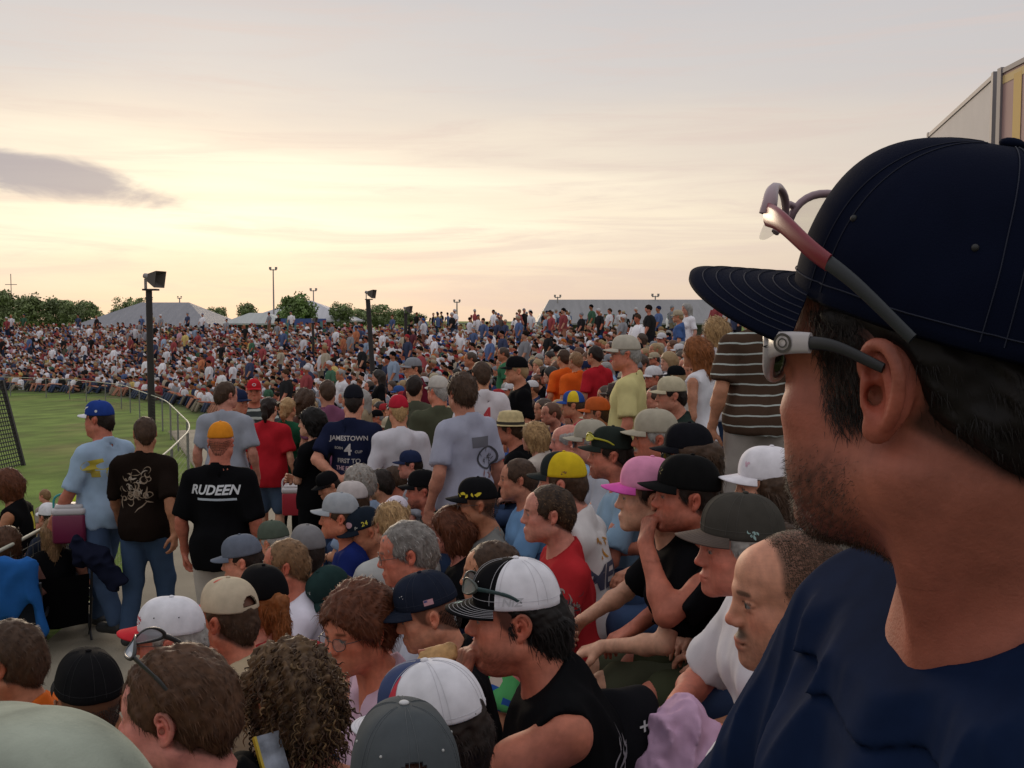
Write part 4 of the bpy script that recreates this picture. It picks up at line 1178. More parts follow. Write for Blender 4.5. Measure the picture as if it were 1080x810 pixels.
def build_signs():
    """two big hoardings on the roof edge above and behind the near stand, at the right"""
    # first hoarding: its right edge stands at px 1057, it runs away from us to the left
    def panel(pa, ya0, da, pb, yb0, db, hgt, name, label):
        A = at(pa, ya0, da); B = at(pb, yb0, db)
        root = empty(name, (A[0], A[1], float(ground0(A[0], A[1])))); tag(root, label, "billboard", None)
        return root, A, B
    for k in (0, 1):
        d0 = 13.0
        if k == 0: A, B = at(1056, 80, 13.0), at(985, 141, 17.2); Hh = 3.2
        else: A, B = at(1160, -15, 10.6), at(1063, 76, 12.6); Hh = 3.2
        zt = (A[2] + B[2]) / 2
        B[2] = A[2] = B[2] if k else A[2]
        g = float(ground0(A[0], A[1]))
        root = empty('billboard', (A[0], A[1], g))
        tag(root, ["pale billboard with red lettering seen edge-on above the navy cap", "billboard with orange and yellow lettering over checkers at the right edge"][k], "billboard")
        o = np.array([A[0], A[1], g]); D = B - A; Ln = np.hypot(D[0], D[1]); ang = math.atan2(D[1], D[0]); h = A[2] - g
        Rz = rotz(ang)
        def P(u, v, t): return Rz @ np.array([u, t, 0]) + np.array([0, 0, h - v])
        mb = MB(); mb.box(P(Ln / 2, Hh / 2, 0), (Ln, .16, Hh), ang); mb.build('panel', mat("hoarding %d" % k, (.46, .45, .46) if k == 0 else (.42, .27, .25), .7, var=.05, vscale=2), root)
        fr = MB()
        for u in (0, Ln): fr.box(P(u, Hh / 2, 0), (.10, .22, Hh + .1), ang)
        fr.box(P(Ln / 2, 0, 0), (Ln, .2, .06), ang); fr.build('frame', plain((.24, .22, .23), .6), root)
        for u in (Ln * .1, Ln * .9):
            MB().box(Rz @ np.array([u, -.2, 0]) + np.array([0, 0, (h - .3) / 2]), (.14, .14, h - .3), ang).build('post', plain((.2, .2, .2), .6), root)
        # lettering on the side that faces us: +t or -t whichever looks to the camera
        nrm = Rz @ np.array([0, 1, 0]); sgn = 1 if nrm @ (np.array([0, 0, ZC]) - A) > 0 else -1
        def flat(V2, F2, name, m, t=.085):
            V = np.array([P(u, v, sgn * t) for u, v in V2]); obj(name, mesh_np(name, V, F2, [m], smooth=False), root)
        if k == 0:
            V2, F2 = text_mesh("RACE DAY", .8, .02, sub=0); u = (Ln - V2[:, 0] * 1.0 - Ln * .5); flat(np.stack([Ln * .45 - V2[:, 0] * .62, 1.55 - V2[:, 1]], 1), F2, 'lettering', plain((.60, .22, .17), .7)) if False else None
            rr = [(Ln * .06, .98, Ln * .17, 1.65), (Ln * .18, 1.05, Ln * .24, 1.65), (Ln * .25, 1.15, Ln * .36, 1.65), (Ln * .38, 1.2, Ln * .5, 1.65)]
            V2 = [p for a, b, c, d in rr for p in ((a, b), (c, b), (c, d), (a, d))]
            flat(np.array(V2), np.arange(len(V2)).reshape(-1, 4), 'lettering', plain((.60, .30, .24), .7))
            V2 = [(Ln * .06, .80), (Ln * .98, .80), (Ln * .98, .84), (Ln * .06, .84)]; flat(np.array(V2), np.array([[0, 1, 2, 3]]), 'border', plain((.45, .25, .15), .7))
        else:
            V2, F2 = text_mesh("10", 1.25, .03, sub=0)
            flat(np.stack([Ln - .75 - V2[:, 0] * 1.0, .62 - V2[:, 1]], 1), F2, 'lettering', plain((.62, .42, .12), .7), .087)
            for v0, v1 in ((.06, .16), (1.2, 1.3)): flat(np.array([(0, v0), (Ln, v0), (Ln, v1), (0, v1)]), np.array([[0, 1, 2, 3]]), 'border', plain((.62, .46, .20), .7), .086)
            q = []
            n = 22; s = Ln / n
            for i in range(n):
                for j in range(6):
                    if (i + j) % 2: a, b = i * s, 1.32 + j * s; q += [(a, b), (a + s, b), (a + s, b + s), (a, b + s)]
            flat(np.array([[0, 1.31], [Ln, 1.31], [Ln, Hh - .02], [0, Hh - .02]]), np.array([[0, 1, 2, 3]]), 'checker_ground', plain((.46, .40, .40), .7), .084)
            flat(np.array(q), np.arange(len(q)).reshape(-1, 4), 'checker', plain((.33, .26, .25), .7), .087)
# ------------------------------------------------------------------ from fields to objects
def decal(V2, F2, o, xdir, ydir, ddir, bvh, lift=.0016, maxd=.6):
    """lays flat lettering on a surface: each point is carried along ddir until it meets the surface"""
    o, xdir, ydir, ddir = (np.asarray(a, float) for a in (o, xdir, ydir, ddir))
    ddir = ddir / np.linalg.norm(ddir)
    out = np.zeros((len(V2), 3)); ok = np.zeros(len(V2), bool)
    for i, (x, y) in enumerate(V2):
        p = o + xdir * x + ydir * y
        h, n, _, _ = bvh.ray_cast(Vector(p), Vector(ddir), maxd)
        if h is None: out[i] = p; continue
        out[i] = np.array(h) - ddir * lift; ok[i] = True
    f = F2[ok[F2].all(1)]
    return (out, f) if len(f) else None
def add_decal(dc, name, m, parent):
    if dc is None: return
    v, f, _ = compact(*dc)
    obj(name, mesh_np(name, v, f, [m] if not isinstance(m, list) else m, smooth=True), parent)
def bvh_of(v, f): return BVHTree.FromPolygons([tuple(x) for x in v], [tuple(int(k) for k in q) for q in f])

def to_head(v, Ch, Rh): return np.asarray(v) @ Rh.T + Ch

def wear_cap(S, parent, Ch, Rh):
    K = S['cap']
    (V, Fq, pid), (BV, BF) = cap_geo(K.get('sc', 1.0), K.get('h', .108), K.get('bl', .070), K.get('curve', .015), 2 if (S['hv'] < .0034 or K.get('hole')) else 1, K.get('droop', .011), K.get('hole', False), K.get('front', .010), K.get('arc', 1.02))
    M = rotz(R_(K.get('yaw', 0))) @ rotx(R_(K.get('tilt', 0)))
    off = np.array(K.get('off', (0, 0, 0)), float)
    V = V @ M.T + off; BV = BV @ M.T + off
    if K.get('plain'): Fq, pid = Fq[pid != -2], pid[pid != -2]
    if K.get('crush'): V = V + (wnoise(V.astype(F32), S.get('seed', 1), 40) * K['crush'])[:, None]
    cols = K['col']; cols = cols if isinstance(cols, list) else [cols]
    fm = K.get('panels', [0] * 6); fm = np.array(list(fm) + [K.get('but', 0), 0])[pid]      # -2 button, -1 rim
    vw, bw = to_head(V, Ch, Rh), to_head(BV, Ch, Rh)
    cap = obj('cap', mesh_np('cap', vw, Fq, [capcloth(c) if not K.get('plain') else mat('faded cap cloth', c, .9, bump=.5, bscale=520, bdet=5, var=.30, vscale=17, spec=.05) for c in cols], fmat=fm), parent)
    if K.get('brim', 1): obj('brim', mesh_np('brim', bw, BF, [capcloth(K.get('bcol', cols[0]))]), cap)
    if S['hv'] < .0045 and not K.get('plain'):
        r2 = 2 if (S['hv'] < .0034 or K.get('hole')) else 1
        nu, nvr = 48 * r2, 16 * r2 + 1; st = MB()
        G3 = vw[:nu * nvr].reshape(nvr, nu, 3); cen = G3.mean((0, 1))
        for k in range(6):
            j0 = int(round((np.pi / 2 + k * np.pi / 3) / (2 * np.pi) * nu))
            for o in (-1, 1):
                P = G3[1:nvr - 2, (j0 + o) % nu]; P = P + (P - cen) / np.linalg.norm(P - cen, axis=1)[:, None] * .0005
                st.tube(P, .00045, 4, cap=False)
        st.tube(np.concatenate([G3[2], G3[2][:1]]) + (np.concatenate([G3[2], G3[2][:1]]) - cen) * .006, .0005, 4, cap=False)
        kb, mb_ = 8 * r2, 25 * r2
        if K.get('brim', 1):
            B3 = bw[:kb * mb_].reshape(kb, mb_, 3); upv = Rh @ M @ np.array([0, 0, .0004])
            for row in range(1, kb - 1, 1 if r2 == 1 else 2): st.tube(B3[row] + upv, .00045, 4, cap=False)
        cc = np.array(cols[0]); st.build('stitching', plain(tuple(cc * .75 + .008) if cc.mean() > .1 else tuple(cc * 1.35 + .0022), .85), cap)
    bv = None
    for t in K.get('marks', []):
        # (text or (verts, faces), colour, azimuth on the cap, height, size)
        if bv is None: bv = bvh_of(vw, Fq)
        tx, col, az, hz, size = t[:5]
        V2, F2 = text_mesh(tx, size, .015, t[5] if len(t) > 5 else 0) if isinstance(tx, str) else (np.array(tx[0]) * size, np.array(tx[1]))
        a = R_(az); d = np.array([math.sin(a), math.cos(a), 0]); xd = np.array([-math.cos(a), math.sin(a), 0])
        up = np.array([0, 0, 1.0]) * .92 - d * .35
        o = M @ (np.array([0, -.012, hz]) + d * .2) + off
        add_decal(decal(V2, F2, to_head(o, Ch, Rh), Rh @ M @ xd, Rh @ M @ up, Rh @ M @ (-d), bv), 'logo', plain(col, .6), cap)
    for az, hz, in K.get('eyelets', []):
        if bv is None: bv = bvh_of(vw, Fq)
        a = R_(az); d = np.array([math.sin(a), math.cos(a), 0]); o = to_head(M @ (np.array([0, -.012, hz]) + d * .2) + off, Ch, Rh)
        h = bv.ray_cast(Vector(o), Vector(Rh @ M @ (-d)))[0]
        if h: MB().sphere(np.array(h), .0024, 10, 6).build('eyelet', plain(K.get('eyecol', (.02, .02, .02)), .6), cap, True)
    bm = K.get('brimmark')
    if bm:
        bb = bvh_of(bw, BF)
        V2, F2 = text_mesh(bm[0], bm[2], .02) if isinstance(bm[0], str) else (np.array(bm[0][0]) * bm[2], np.array(bm[0][1]))
        o = to_head(M @ np.array([bm[3], .13, .12]) + off, Ch, Rh)
        add_decal(decal(V2, F2, o, Rh @ M @ np.array([-1, 0, 0]), Rh @ M @ np.array([0, -1, 0]), Rh @ M @ np.array([0, 0, -1.0]), bb), 'logo', plain(bm[1], .6), cap)
    return cap

def wear_glasses(S, parent, Ch, Rh):
    k = S['glasses']; cap = None
    h = lambda L: to_head(np.array(L, float), Ch, Rh)
    if k == 'wire' or k == 'dark':
        root = obj('glasses', None, parent) if False else None
        fr = MB(); ln = MB()
        for sx in (-1, 1):
            t = np.linspace(0, 2 * np.pi, 21)
            rim = np.stack([sx * (.033 + .024 * np.cos(t)), .108 - .004 * np.cos(t) ** 2 - .006 * (np.cos(t) * 1 > .3), -.002 + .0185 * np.sin(t)], 1)
            fr.tube(h(rim), .0013, 5, cap=False)
            c = np.array([sx * .033, .107, -.002]); ring = rim * .985 + c * .015
            ln.add(h(np.vstack([ring[:-1], c])), [[i, (i + 1) % 20, 20] for i in range(20)])
            fr.tube(h(spline([(sx * .057, .100, .004), (sx * .074, .06, .006), (sx * .079, .0, .010), (sx * .077, -.02, .002)], 12)), .0014, 5)
        fr.tube(h(spline([(-.010, .107, .003), (0, .111, .006), (.010, .107, .003)], 6)), .0013, 5)
        o = fr.build('glasses', plain((.10, .09, .085), .3, .8), parent, True)
        ln.build('lens', glassmat("clear lens", (.75, .75, .72), .12) if k == 'wire' else glassmat("dark lens", (.02, .018, .02), .93), o, True)
    if k in ('shades', 'shades_up'):
        shades(parent, Ch, Rh, **S.get('shades', {}))
def shades(parent, Ch, Rh, z=.0, y=0.0, tilt=0.0, fcol=(.02, .02, .022), tcol=None, lens=((.02, .02, .02), .95), w=1.0, yaw=0, tipcol=None, name='sunglasses', sc=1.0, tr=.0050, tip=.6, ring=None, wide=0.0, rimr=.0022, tdrop=0.0, length=1.0, tipr=1.0, half=False):
    M = rotz(R_(yaw)) @ rotx(R_(tilt)) * sc; off = np.array([0, y, z])
    h = lambda L: to_head(np.array(L, float) @ M.T + off, Ch, Rh)
    fr = MB(); ln = MB()
    wrap = lambda x: .112 - 7.5 * x * x
    for sx in (-1, 1):
        t = np.linspace(0, 2 * np.pi, 33)
        xx = .035 + .031 * np.cos(t) * w; zz = .019 * np.sin(t) * (1 - .15 * np.cos(t)) + .004 * np.cos(t)
        rim = np.stack([sx * xx, wrap(xx), zz], 1)
        kk = slice(None) if not half else slice(0, 20)
        fr.tube(h(rim[kk]), (rimr * sc * (1 + .9 * np.clip(np.cos(t), 0, 1)))[kk], 8, cap=half)
        c = rim[:-1].mean(0) + [0, .003, 0]
        ln.add(h(np.vstack([rim[:-1] * .995, c])), [[i, (i + 1) % 32, 32] for i in range(32)])
        ly = lambda y: .080 + (y - .080) * length
        T = spline([(sx * .065, .080, .004), (sx * (.074 + wide * .6), ly(.058), .006), (sx * (.080 + wide), ly(.028), .006 - tdrop * .45), (sx * (.083 + wide), ly(.0), .003 - tdrop * .75), (sx * (.081 + wide), ly(-.035), -.010 - tdrop)], 28)
        k = int(len(T) * tip); rr = np.linspace(tr, tr * .55, len(T)) * sc
        fr.tube(h(T[:k + 1]), rr[:k + 1], 10, flat=(.40, 1.2), mi=1)
        fr.tube(h(T[k:]), rr[k:] * 1.12 * tipr, 10, flat=(.5, 1.2), mi=2)
        if ring and sx < 0:
            V, F3 = disc2(.5, .36, 32, .72); V2, F32_ = disc2(.26, .18, 28, .70)
            rg = MB()
            for v2, f2 in ((V, F3), (V2, F32_)):
                p = np.stack([np.full(len(v2), -.0745 - wide * .5 - .0058), .056 + v2[:, 0] * ring, .0062 + v2[:, 1] * ring], 1)
                p[:, 0] += (p[:, 1] - .056) * .30
                rg.add(h(p), f2, 0)
    fr.tube(h(spline([(-.007, .1115, .004), (0, .114, .006), (.007, .1115, .004)], 6)), .0026 * sc, 6)
    o = fr.build(name, [plain(fcol, .3), plain(tcol or fcol, .32), plain(tipcol or tcol or fcol, .5)], parent, True)
    ln.build('lens', glassmat("lens %s %.2f" % (hexname(lens[0]), lens[1]), lens[0], lens[1]), o, True)
    if ring: rg.build('logo', plain((.02, .02, .02), .4), o)
    return o

def wear_hat(S, parent, Ch, Rh):
    k = S['hat']; col = {'straw': (.50, .40, .20), 'felt': (.045, .025, .02), 'khaki': (.36, .31, .22)}[k]
    a = np.linspace(0, 2 * np.pi, 40, endpoint=False)
    prof = {'straw': [(0, .145), (.55, .15), (.80, .14), (.92, .10), (1, .045), (1.15, .04), (1.5, .043), (1.52, .038), (1.15, .034)],
            'felt': [(0, .15), (.5, .155), (.82, .145), (.94, .10), (1, .04), (1.2, .036), (1.62, .05), (1.64, .045), (1.2, .03)],
            'khaki': [(0, .135), (.6, .13), (.86, .11), (.97, .06), (1, .035), (1.2, .025), (1.5, .01), (1.51, .006), (1.2, .02)]}[k]
    V = np.array([[.090 * r * math.cos(t), .113 * r * math.sin(t) - .012, z] for r, z in prof for t in a])
    o = obj('hat', mesh_np('hat', to_head(V, Ch, Rh), grid_faces(len(prof), 40, wrap=True), [mat("hat " + k, col, .85, bump=.6, bscale=260, var=.15, vscale=30)]), parent)
    b = np.array([[.0925 * math.cos(t), .1155 * math.sin(t) - .012, z] for z in (.046, .068) for t in a])
    obj('hat_band', mesh_np('hat_band', to_head(b, Ch, Rh), grid_faces(2, 40, wrap=True), [plain((.03, .025, .02), .8)]), o)

def special(key, base):
    if key in MATS: return MATS[key]
    if 'fine' in key: return mat(key, base, .85, bump=.12, bscale=1900, var=.14, vscale=30, spec=.03)
    m = mat(key, base, .85, bump=.3, bscale=420, spec=.05); nt = m.node_tree; L = nt.links; b = nt.nodes['Principled BSDF']
    tc = _n(nt, 'ShaderNodeTexCoord')
    def mth(op, a, c, clamp=False):
        n = _n(nt, 'ShaderNodeMath', operation=op, use_clamp=clamp)
        for i, x in enumerate((a, c)):
            if isinstance(x, (int, float)): n.inputs[i].default_value = x
            else: L.new(x, n.inputs[i])
        return n.outputs[0]
    mx = _n(nt, 'ShaderNodeMix', data_type='RGBA')
    if key in ('stripes', 'polo'):
        sp = _n(nt, 'ShaderNodeSeparateXYZ'); L.new(tc.outputs['Object'], sp.inputs[0])
        nz = _n(nt, 'ShaderNodeTexNoise'); L.new(tc.outputs['Object'], nz.inputs[0]); nz.inputs['Scale'].default_value = 6
        z = mth('ADD', sp.outputs[2], mth('MULTIPLY', nz.outputs[0], .03))
        f = mth('FRACT', mth('MULTIPLY', z, 1 / .062 if key == 'stripes' else 1 / .09), 0)
        k = mth('LESS_THAN', f, .15 if key == 'stripes' else .3)
        L.new(k, mx.inputs[0]); mx.inputs[6].default_value = (*base, 1); mx.inputs[7].default_value = (.46, .50, .46, 1)
        L.new(mx.outputs[2], b.inputs['Base Color'])
    else:
        v = _n(nt, 'ShaderNodeTexVoronoi'); L.new(tc.outputs['Object'], v.inputs[0]); v.inputs['Scale'].default_value = 16
        r = _n(nt, 'ShaderNodeValToRGB'); sx = _n(nt, 'ShaderNodeSeparateColor'); L.new(v.outputs['Color'], sx.inputs[0]); L.new(sx.outputs[0], r.inputs[0])
        r.color_ramp.interpolation = 'CONSTANT'
        st = [(0, (.10, .42, .14)), (.3, (.03, .10, .36)), (.5, (.60, .20, .18)), (.65, (.14, .48, .20)), (.85, (.58, .48, .40))]
        while len(r.color_ramp.elements) < 5: r.color_ramp.elements.new(.5)
        for e, (p, c) in zip(r.color_ramp.elements, st): e.position = p; e.color = (*c, 1)
        L.new(r.outputs[0], b.inputs['Base Color'])
    return m
def make_person(S, G, fitted=None):
    """objects of one person from the meshes in G; returns the root"""
    J = G['J']; s = S['s']
    root = empty('person', S['loc'], S['rz']); root.scale = (s, s, s)
    tag(root, S.get('label'), 'person', S.get('group'))
    v, f, c = G['body']
    body = obj('body', mesh_np('body', v, f, [skinmat()], c), root)
    Ch, Rh = J['Ch'], J['Rh']
    if S.get('main') or S.get('whisk'):
        q = (v - Ch) @ Rh; r = np.random.RandomState(4)
        m = np.clip((-.042 - q[:, 2]) / .025, 0, 1) * np.clip((q[:, 2] + .145) / .02, 0, 1) * np.clip((q[:, 1] - .0) / .035, 0, 1)
        nrm = vnorm(v, f); m *= .25 + .75 * np.clip(.5 + wnoise(q.astype(F32), 31, 55), 0, 1)
        xx = np.abs(q[:, 0])
        m2 = np.clip((xx - .05) / .01, 0, 1) * np.clip((q[:, 1] - .000) / .008, 0, 1) * np.clip((.042 - q[:, 1] + .25 * (q[:, 2])) / .010, 0, 1) * np.clip((q[:, 2] + .036) / .02, 0, 1) * np.clip((.060 - q[:, 2]) / .01, 0, 1)
        m2 *= (xx < .080)
        n = 14000; idx = r.choice(len(v), n, p=m / m.sum())
        p = v[idx] + r.normal(0, .0012, (n, 3)); nn = nrm[idx]
        dr = nn * .5 + Rh @ np.array([0, .2, -.8]) + r.normal(0, .45, (n, 3)); dr /= np.linalg.norm(dr, axis=1)[:, None]
        sd = np.cross(dr, nn); sd /= np.linalg.norm(sd, axis=1)[:, None] + 1e-9
        ln = r.uniform(.0016, .0042, (n, 1)); w = r.uniform(.00012, .00026, (n, 1))
        B = p - nn * .0006
        V = np.stack([B - sd * w, B + sd * w, B + dr * ln + sd * w * .3, B + dr * ln - sd * w * .3], 1).reshape(-1, 3)
        if S.get('main'):
            n2 = 9000; idx = r.choice(len(v), n2, p=m2 / m2.sum()); p = v[idx] + r.normal(0, .0014, (n2, 3)); nn = nrm[idx]
            dr = nn * .35 + Rh @ np.array([0, -.5, -.9]) + r.normal(0, .30, (n2, 3)); dr /= np.linalg.norm(dr, axis=1)[:, None]
            sd = np.cross(dr, nn); sd /= np.linalg.norm(sd, axis=1)[:, None] + 1e-9
            ln = r.uniform(.006, .013, (n2, 1)); w = r.uniform(.00014, .0003, (n2, 1)); B = p - nn * .0006
            V2 = np.stack([B - sd * w, B + sd * w, B + dr * ln + sd * w * .3, B + dr * ln - sd * w * .3], 1).reshape(-1, 3)
            g2 = np.where(r.uniform(size=(n2, 1)) < .07, 5.0, 1.0) * r.uniform(.5, 1.8, (n2, 1))
            obj('sideburn', mesh_np('sideburn', V2, np.arange(4 * n2).reshape(-1, 4), [hairmat()], np.repeat(np.array([[.012, .009, .008]]) * g2, 4, 0)), root)
        obj('beard', mesh_np('beard', V, np.arange(4 * n).reshape(-1, 4), [hairmat()], np.repeat(np.array([[.03, .018, .012]]) * r.uniform(.6, 2.4, (n, 1)), 4, 0)), root)
    sh = None
    if 'shirt' in G and len(G['shirt'][1]):
        sh = obj(S.get('shirtname', 'shirt'), mesh_np('shirt', *G['shirt'], [special(S['shirtkey'], S['shirt']) if 'shirtkey' in S else cloth(S.get('shirt', (.5, .5, .5)))]), root)
    if 'under' in G: obj('undershirt', mesh_np('undershirt', *G['under'], [cloth(S['tshirt'])]), root)
    if 'trousers' in G:
        obj('shorts' if S['legs'][0] == 'short' else 'trousers', mesh_np('trousers', *G['trousers'], [cloth(S['legs'][1])]), root)
    for k in G['shoes']: obj('shoe', mesh_np('shoe', *k, [plain(S.get('shoecol', (.03, .03, .03)), .6)]), root)
    if G.get('hair') is not None:
        hv, hf, hc = G['hair']
        obj('hair', mesh_np('hair', to_head(hv, Ch, Rh), hf, [hairmat()], hc), root)
    if S.get('cap'): wear_cap(S, root, Ch, Rh)
    if S.get('hat'): wear_hat(S, root, Ch, Rh)
    if S.get('glasses'): wear_glasses(S, root, Ch, Rh)
    if sh is not None and S.get('prints'):
        bv = bvh_of(*G['shirt'])
        T, Rl = J['T'], J['Rl']
        for p in S['prints']:
            # text/mesh, colour, side ('back','front','left'), x, z, size
            tx, col, side, x, z, size = p[:6]
            V2, F2 = text_mesh(tx, size, p[6] if len(p) > 6 else .015, p[7] if len(p) > 7 else 0) if isinstance(tx, str) else (np.array(tx[0]) * size, np.array(tx[1]))
            if side == 'back': o, xd, dd = T(x, -.5, z), Rl @ np.array([1, 0, 0]), Rl @ np.array([0, 1, 0])
            elif side == 'front': o, xd, dd = T(x, .6, z), Rl @ np.array([-1, 0, 0]), Rl @ np.array([0, -1, 0])
            else: o, xd, dd = T(-.6, x, z), Rl @ np.array([0, -1, 0]), Rl @ np.array([1, 0, 0])
            add_decal(decal(V2, F2, o, xd, Rl @ np.array([0, 0, 1]), dd, bv, .003), 'print', plain(col, .7), sh)
    return root
def place(S):
    """where the person stands, from where the photo shows the head"""
    S.setdefault('s', 1.0); ta = S['ta']; S['hyaw'] = S.get('ha', ta) - ta
    S['rz'] = -R_(ta)
    J = skeleton(S); Ch = J['Ch']
    P = at(S['px'], S['py'], S['d'])
    if S.get('pose') in ('stand',) and not S.get('nofit'):
        for _ in range(4):
            xy = P - S['s'] * (rotz(S['rz']) @ Ch)
            gz = float(ground0(xy[0], xy[1])); st = float(stand_dist(xy[0], xy[1])[0])
            if -WALK < st < .1: gz += .05
            S['s'] = float(np.clip((P[2] - gz) / Ch[2], .86, 1.12))
    if S.get('low'):
        for _ in range(4):
            q = P - S['s'] * (rotz(S['rz']) @ Ch); S['s'] = float(np.clip((P[2] - float(ground0(q[0], q[1])) - .05) / Ch[2], .8, 1.15))
    loc = P - S['s'] * (rotz(S['rz']) @ Ch)
    S['loc'] = tuple(loc)
    st = float(stand_dist(loc[0], loc[1])[0])
    if not S.get('noanch') and st > -.1: ANCH.append((loc[0], loc[1], loc[2] - .01))
    if S.get('pose', 'sit') == 'sit' and not S.get('noanch') and not S.get('low'):
        f = rotz(S['rz'])
        BENCH.append((loc + S['s'] * (f @ np.array([0, -.02, .40])), S['rz'], loc[2]))
    return S
BENCH = []
def build_benches():
    mb = MB()
    for (p, rz, z0) in BENCH:
        mb.box(p, (.62, .30, .045), rz)
        f = rotz(rz)
        for x in (-.24, .24):
            q = p + f @ np.array([x, 0, 0]); mb.box((q[0], q[1], (z0 - .3 + p[2] - .023) / 2), (.05, .22, p[2] - .023 - z0 + .3), rz)
    tag(mb.build('bleacher_seating', plain((.22, .22, .21), .6, .3)), kind='structure')
# ------------------------------------------------------------------ the people one can tell apart
WHITE, OFFW, LGREY, GREY, DGREY = (.72, .71, .74), (.58, .56, .52), (.40, .41, .45), (.24, .25, .27), (.10, .10, .11)
BLACK, NAVY, BLUE, SKY, DENIM = (.007, .007, .008), (.018, .026, .065), (.03, .10, .38), (.30, .44, .62), (.045, .075, .15)
RED, MAROON, ORANGE, YELLOW, PALEY = (.42, .025, .03), (.14, .015, .03), (.70, .16, .015), (.70, .50, .03), (.62, .55, .25)
GREEN, OLIVE, KHAKI, TAN, BROWN = (.02, .10, .05), (.075, .08, .05), (.34, .30, .22), (.50, .41, .26), (.075, .045, .030)
PINK, HOTPINK, PALEPINK, TEAL, LIME = (.66, .26, .40), (.62, .03, .25), (.62, .44, .54), (.14, .42, .38), (.50, .62, .05)
HERO = []
def H(px, py, d, ta, label, **k):
    S = dict(px=px, py=py, d=d, ta=ta, label=label); S.update(k)
    S.setdefault('ha', ta); S.setdefault('pose', 'sit')
    S.setdefault('hv', float(np.clip(d * .00145, .0024, .012))); S.setdefault('bv', float(np.clip(d * .0040, .0085, .024))); S.setdefault('cv', float(np.clip(d * .0034, .0075, .022)))
    S.setdefault('handv', float(np.clip(d * .0016, .0042, .007))); S.setdefault('hands', 1 if d < 10 else 0)
    S.setdefault('hairv', float(np.clip(d * .0019, .004, .012))); S.setdefault('blades', int(np.clip(11000 / d, 700, 6500)) if d < 11 else 0)
    S.setdefault('bwid', float(np.clip(d / 2.4, .9, 3.0)))
    S.setdefault('legs', ('long', DENIM)); S['seed'] = len(HERO) * 11 + 3
    S.setdefault('skin', 'mid')
    HERO.append(S); return S
def C_(col, bcol=None, **k):
    d = dict(col=col if isinstance(col, list) else [col]); d['bcol'] = bcol or d['col'][0]; d.update(k); return d
FLAG = (np.array([[-.5, -.3], [.5, -.3], [.5, .3], [-.5, .3]]), np.array([[0, 1, 2], [0, 2, 3]]))
def grid2(w, h, n=6, m=4):
    x, y = np.meshgrid(np.linspace(-w / 2, w / 2, n), np.linspace(-h / 2, h / 2, m)); V = np.stack([x.ravel(), y.ravel()], 1)
    q = grid_faces(m, n); return V, np.concatenate([q[:, [0, 1, 2]], q[:, [0, 2, 3]]])
def disc2(a, b, n=28, hole=0.0):
    t = np.linspace(0, 2 * np.pi, n, endpoint=False); o = np.stack([a * np.cos(t), b * np.sin(t)], 1)
    if hole:
        V = np.concatenate([o, o * hole]); i = np.arange(n); j = (i + 1) % n
        return V, np.concatenate([np.stack([i, j, j + n], 1), np.stack([i, j + n, i + n], 1)])
    m = o * .5
    V = np.concatenate([o, m, [[0, 0]]]); i = np.arange(n); j = (i + 1) % n
    return V, np.concatenate([np.stack([i, j, j + n], 1), np.stack([i, j + n, i + n], 1), np.stack([i + n, j + n, np.full(n, 2 * n)], 1)])
def scribble(seed, n=26, w=.5, h=.5, wd=.012, curl=3.0):
    """loose hand-drawn artwork: a tangle of tapering strokes"""
    r = np.random.RandomState(seed); V = []; Fq = []
    for k in range(n):
        p = r.uniform(-1, 1, 2) * [w * .42, h * .42]; a = r.uniform(0, 6.28); da = r.normal() * curl / 8
        L = r.uniform(.10, .30) * (w + h); m = 9; pts = []
        for i in range(m): pts.append(p.copy()); p = p + L / m * np.array([math.cos(a), math.sin(a)]); a += da + r.normal() * .15
        pts = np.array(pts); t = np.gradient(pts, axis=0); t /= np.linalg.norm(t, axis=1)[:, None] + 1e-9; nn = np.stack([-t[:, 1], t[:, 0]], 1)
        ww = wd * r.uniform(.5, 1.3) * np.sin(np.linspace(.15, 3.0, m))[:, None]
        b = len(V); V += list(pts + nn * ww) + list(pts - nn * ww)
        for i in range(m - 1): Fq += [[b + i, b + i + 1, b + m + i + 1], [b + i, b + m + i + 1, b + m + i]]
    return np.array(V), np.array(Fq)

def main_folds(P):
    P = P.astype(F32)
    a = np.array([.25, .80, .85], F32); a /= np.linalg.norm(a)
    # long creases running from the shoulder down across the chest
    q = P @ np.array([[.9, .1, .0], [-.25, .55, .5], [.30, -.75, .55]], F32).T
    st = np.array([1, .16, .16], F32)
    n1 = wnoise(q * st, 21, 30); n2 = wnoise(q * st + .3, 22, 64)
    return (F32(-.0080) * (1 - 1.8 * np.abs(n1)) - F32(.0024) * (1 - 2 * np.abs(n2)) + F32(.003) * wnoise(P, 23, 9)).astype(F32)

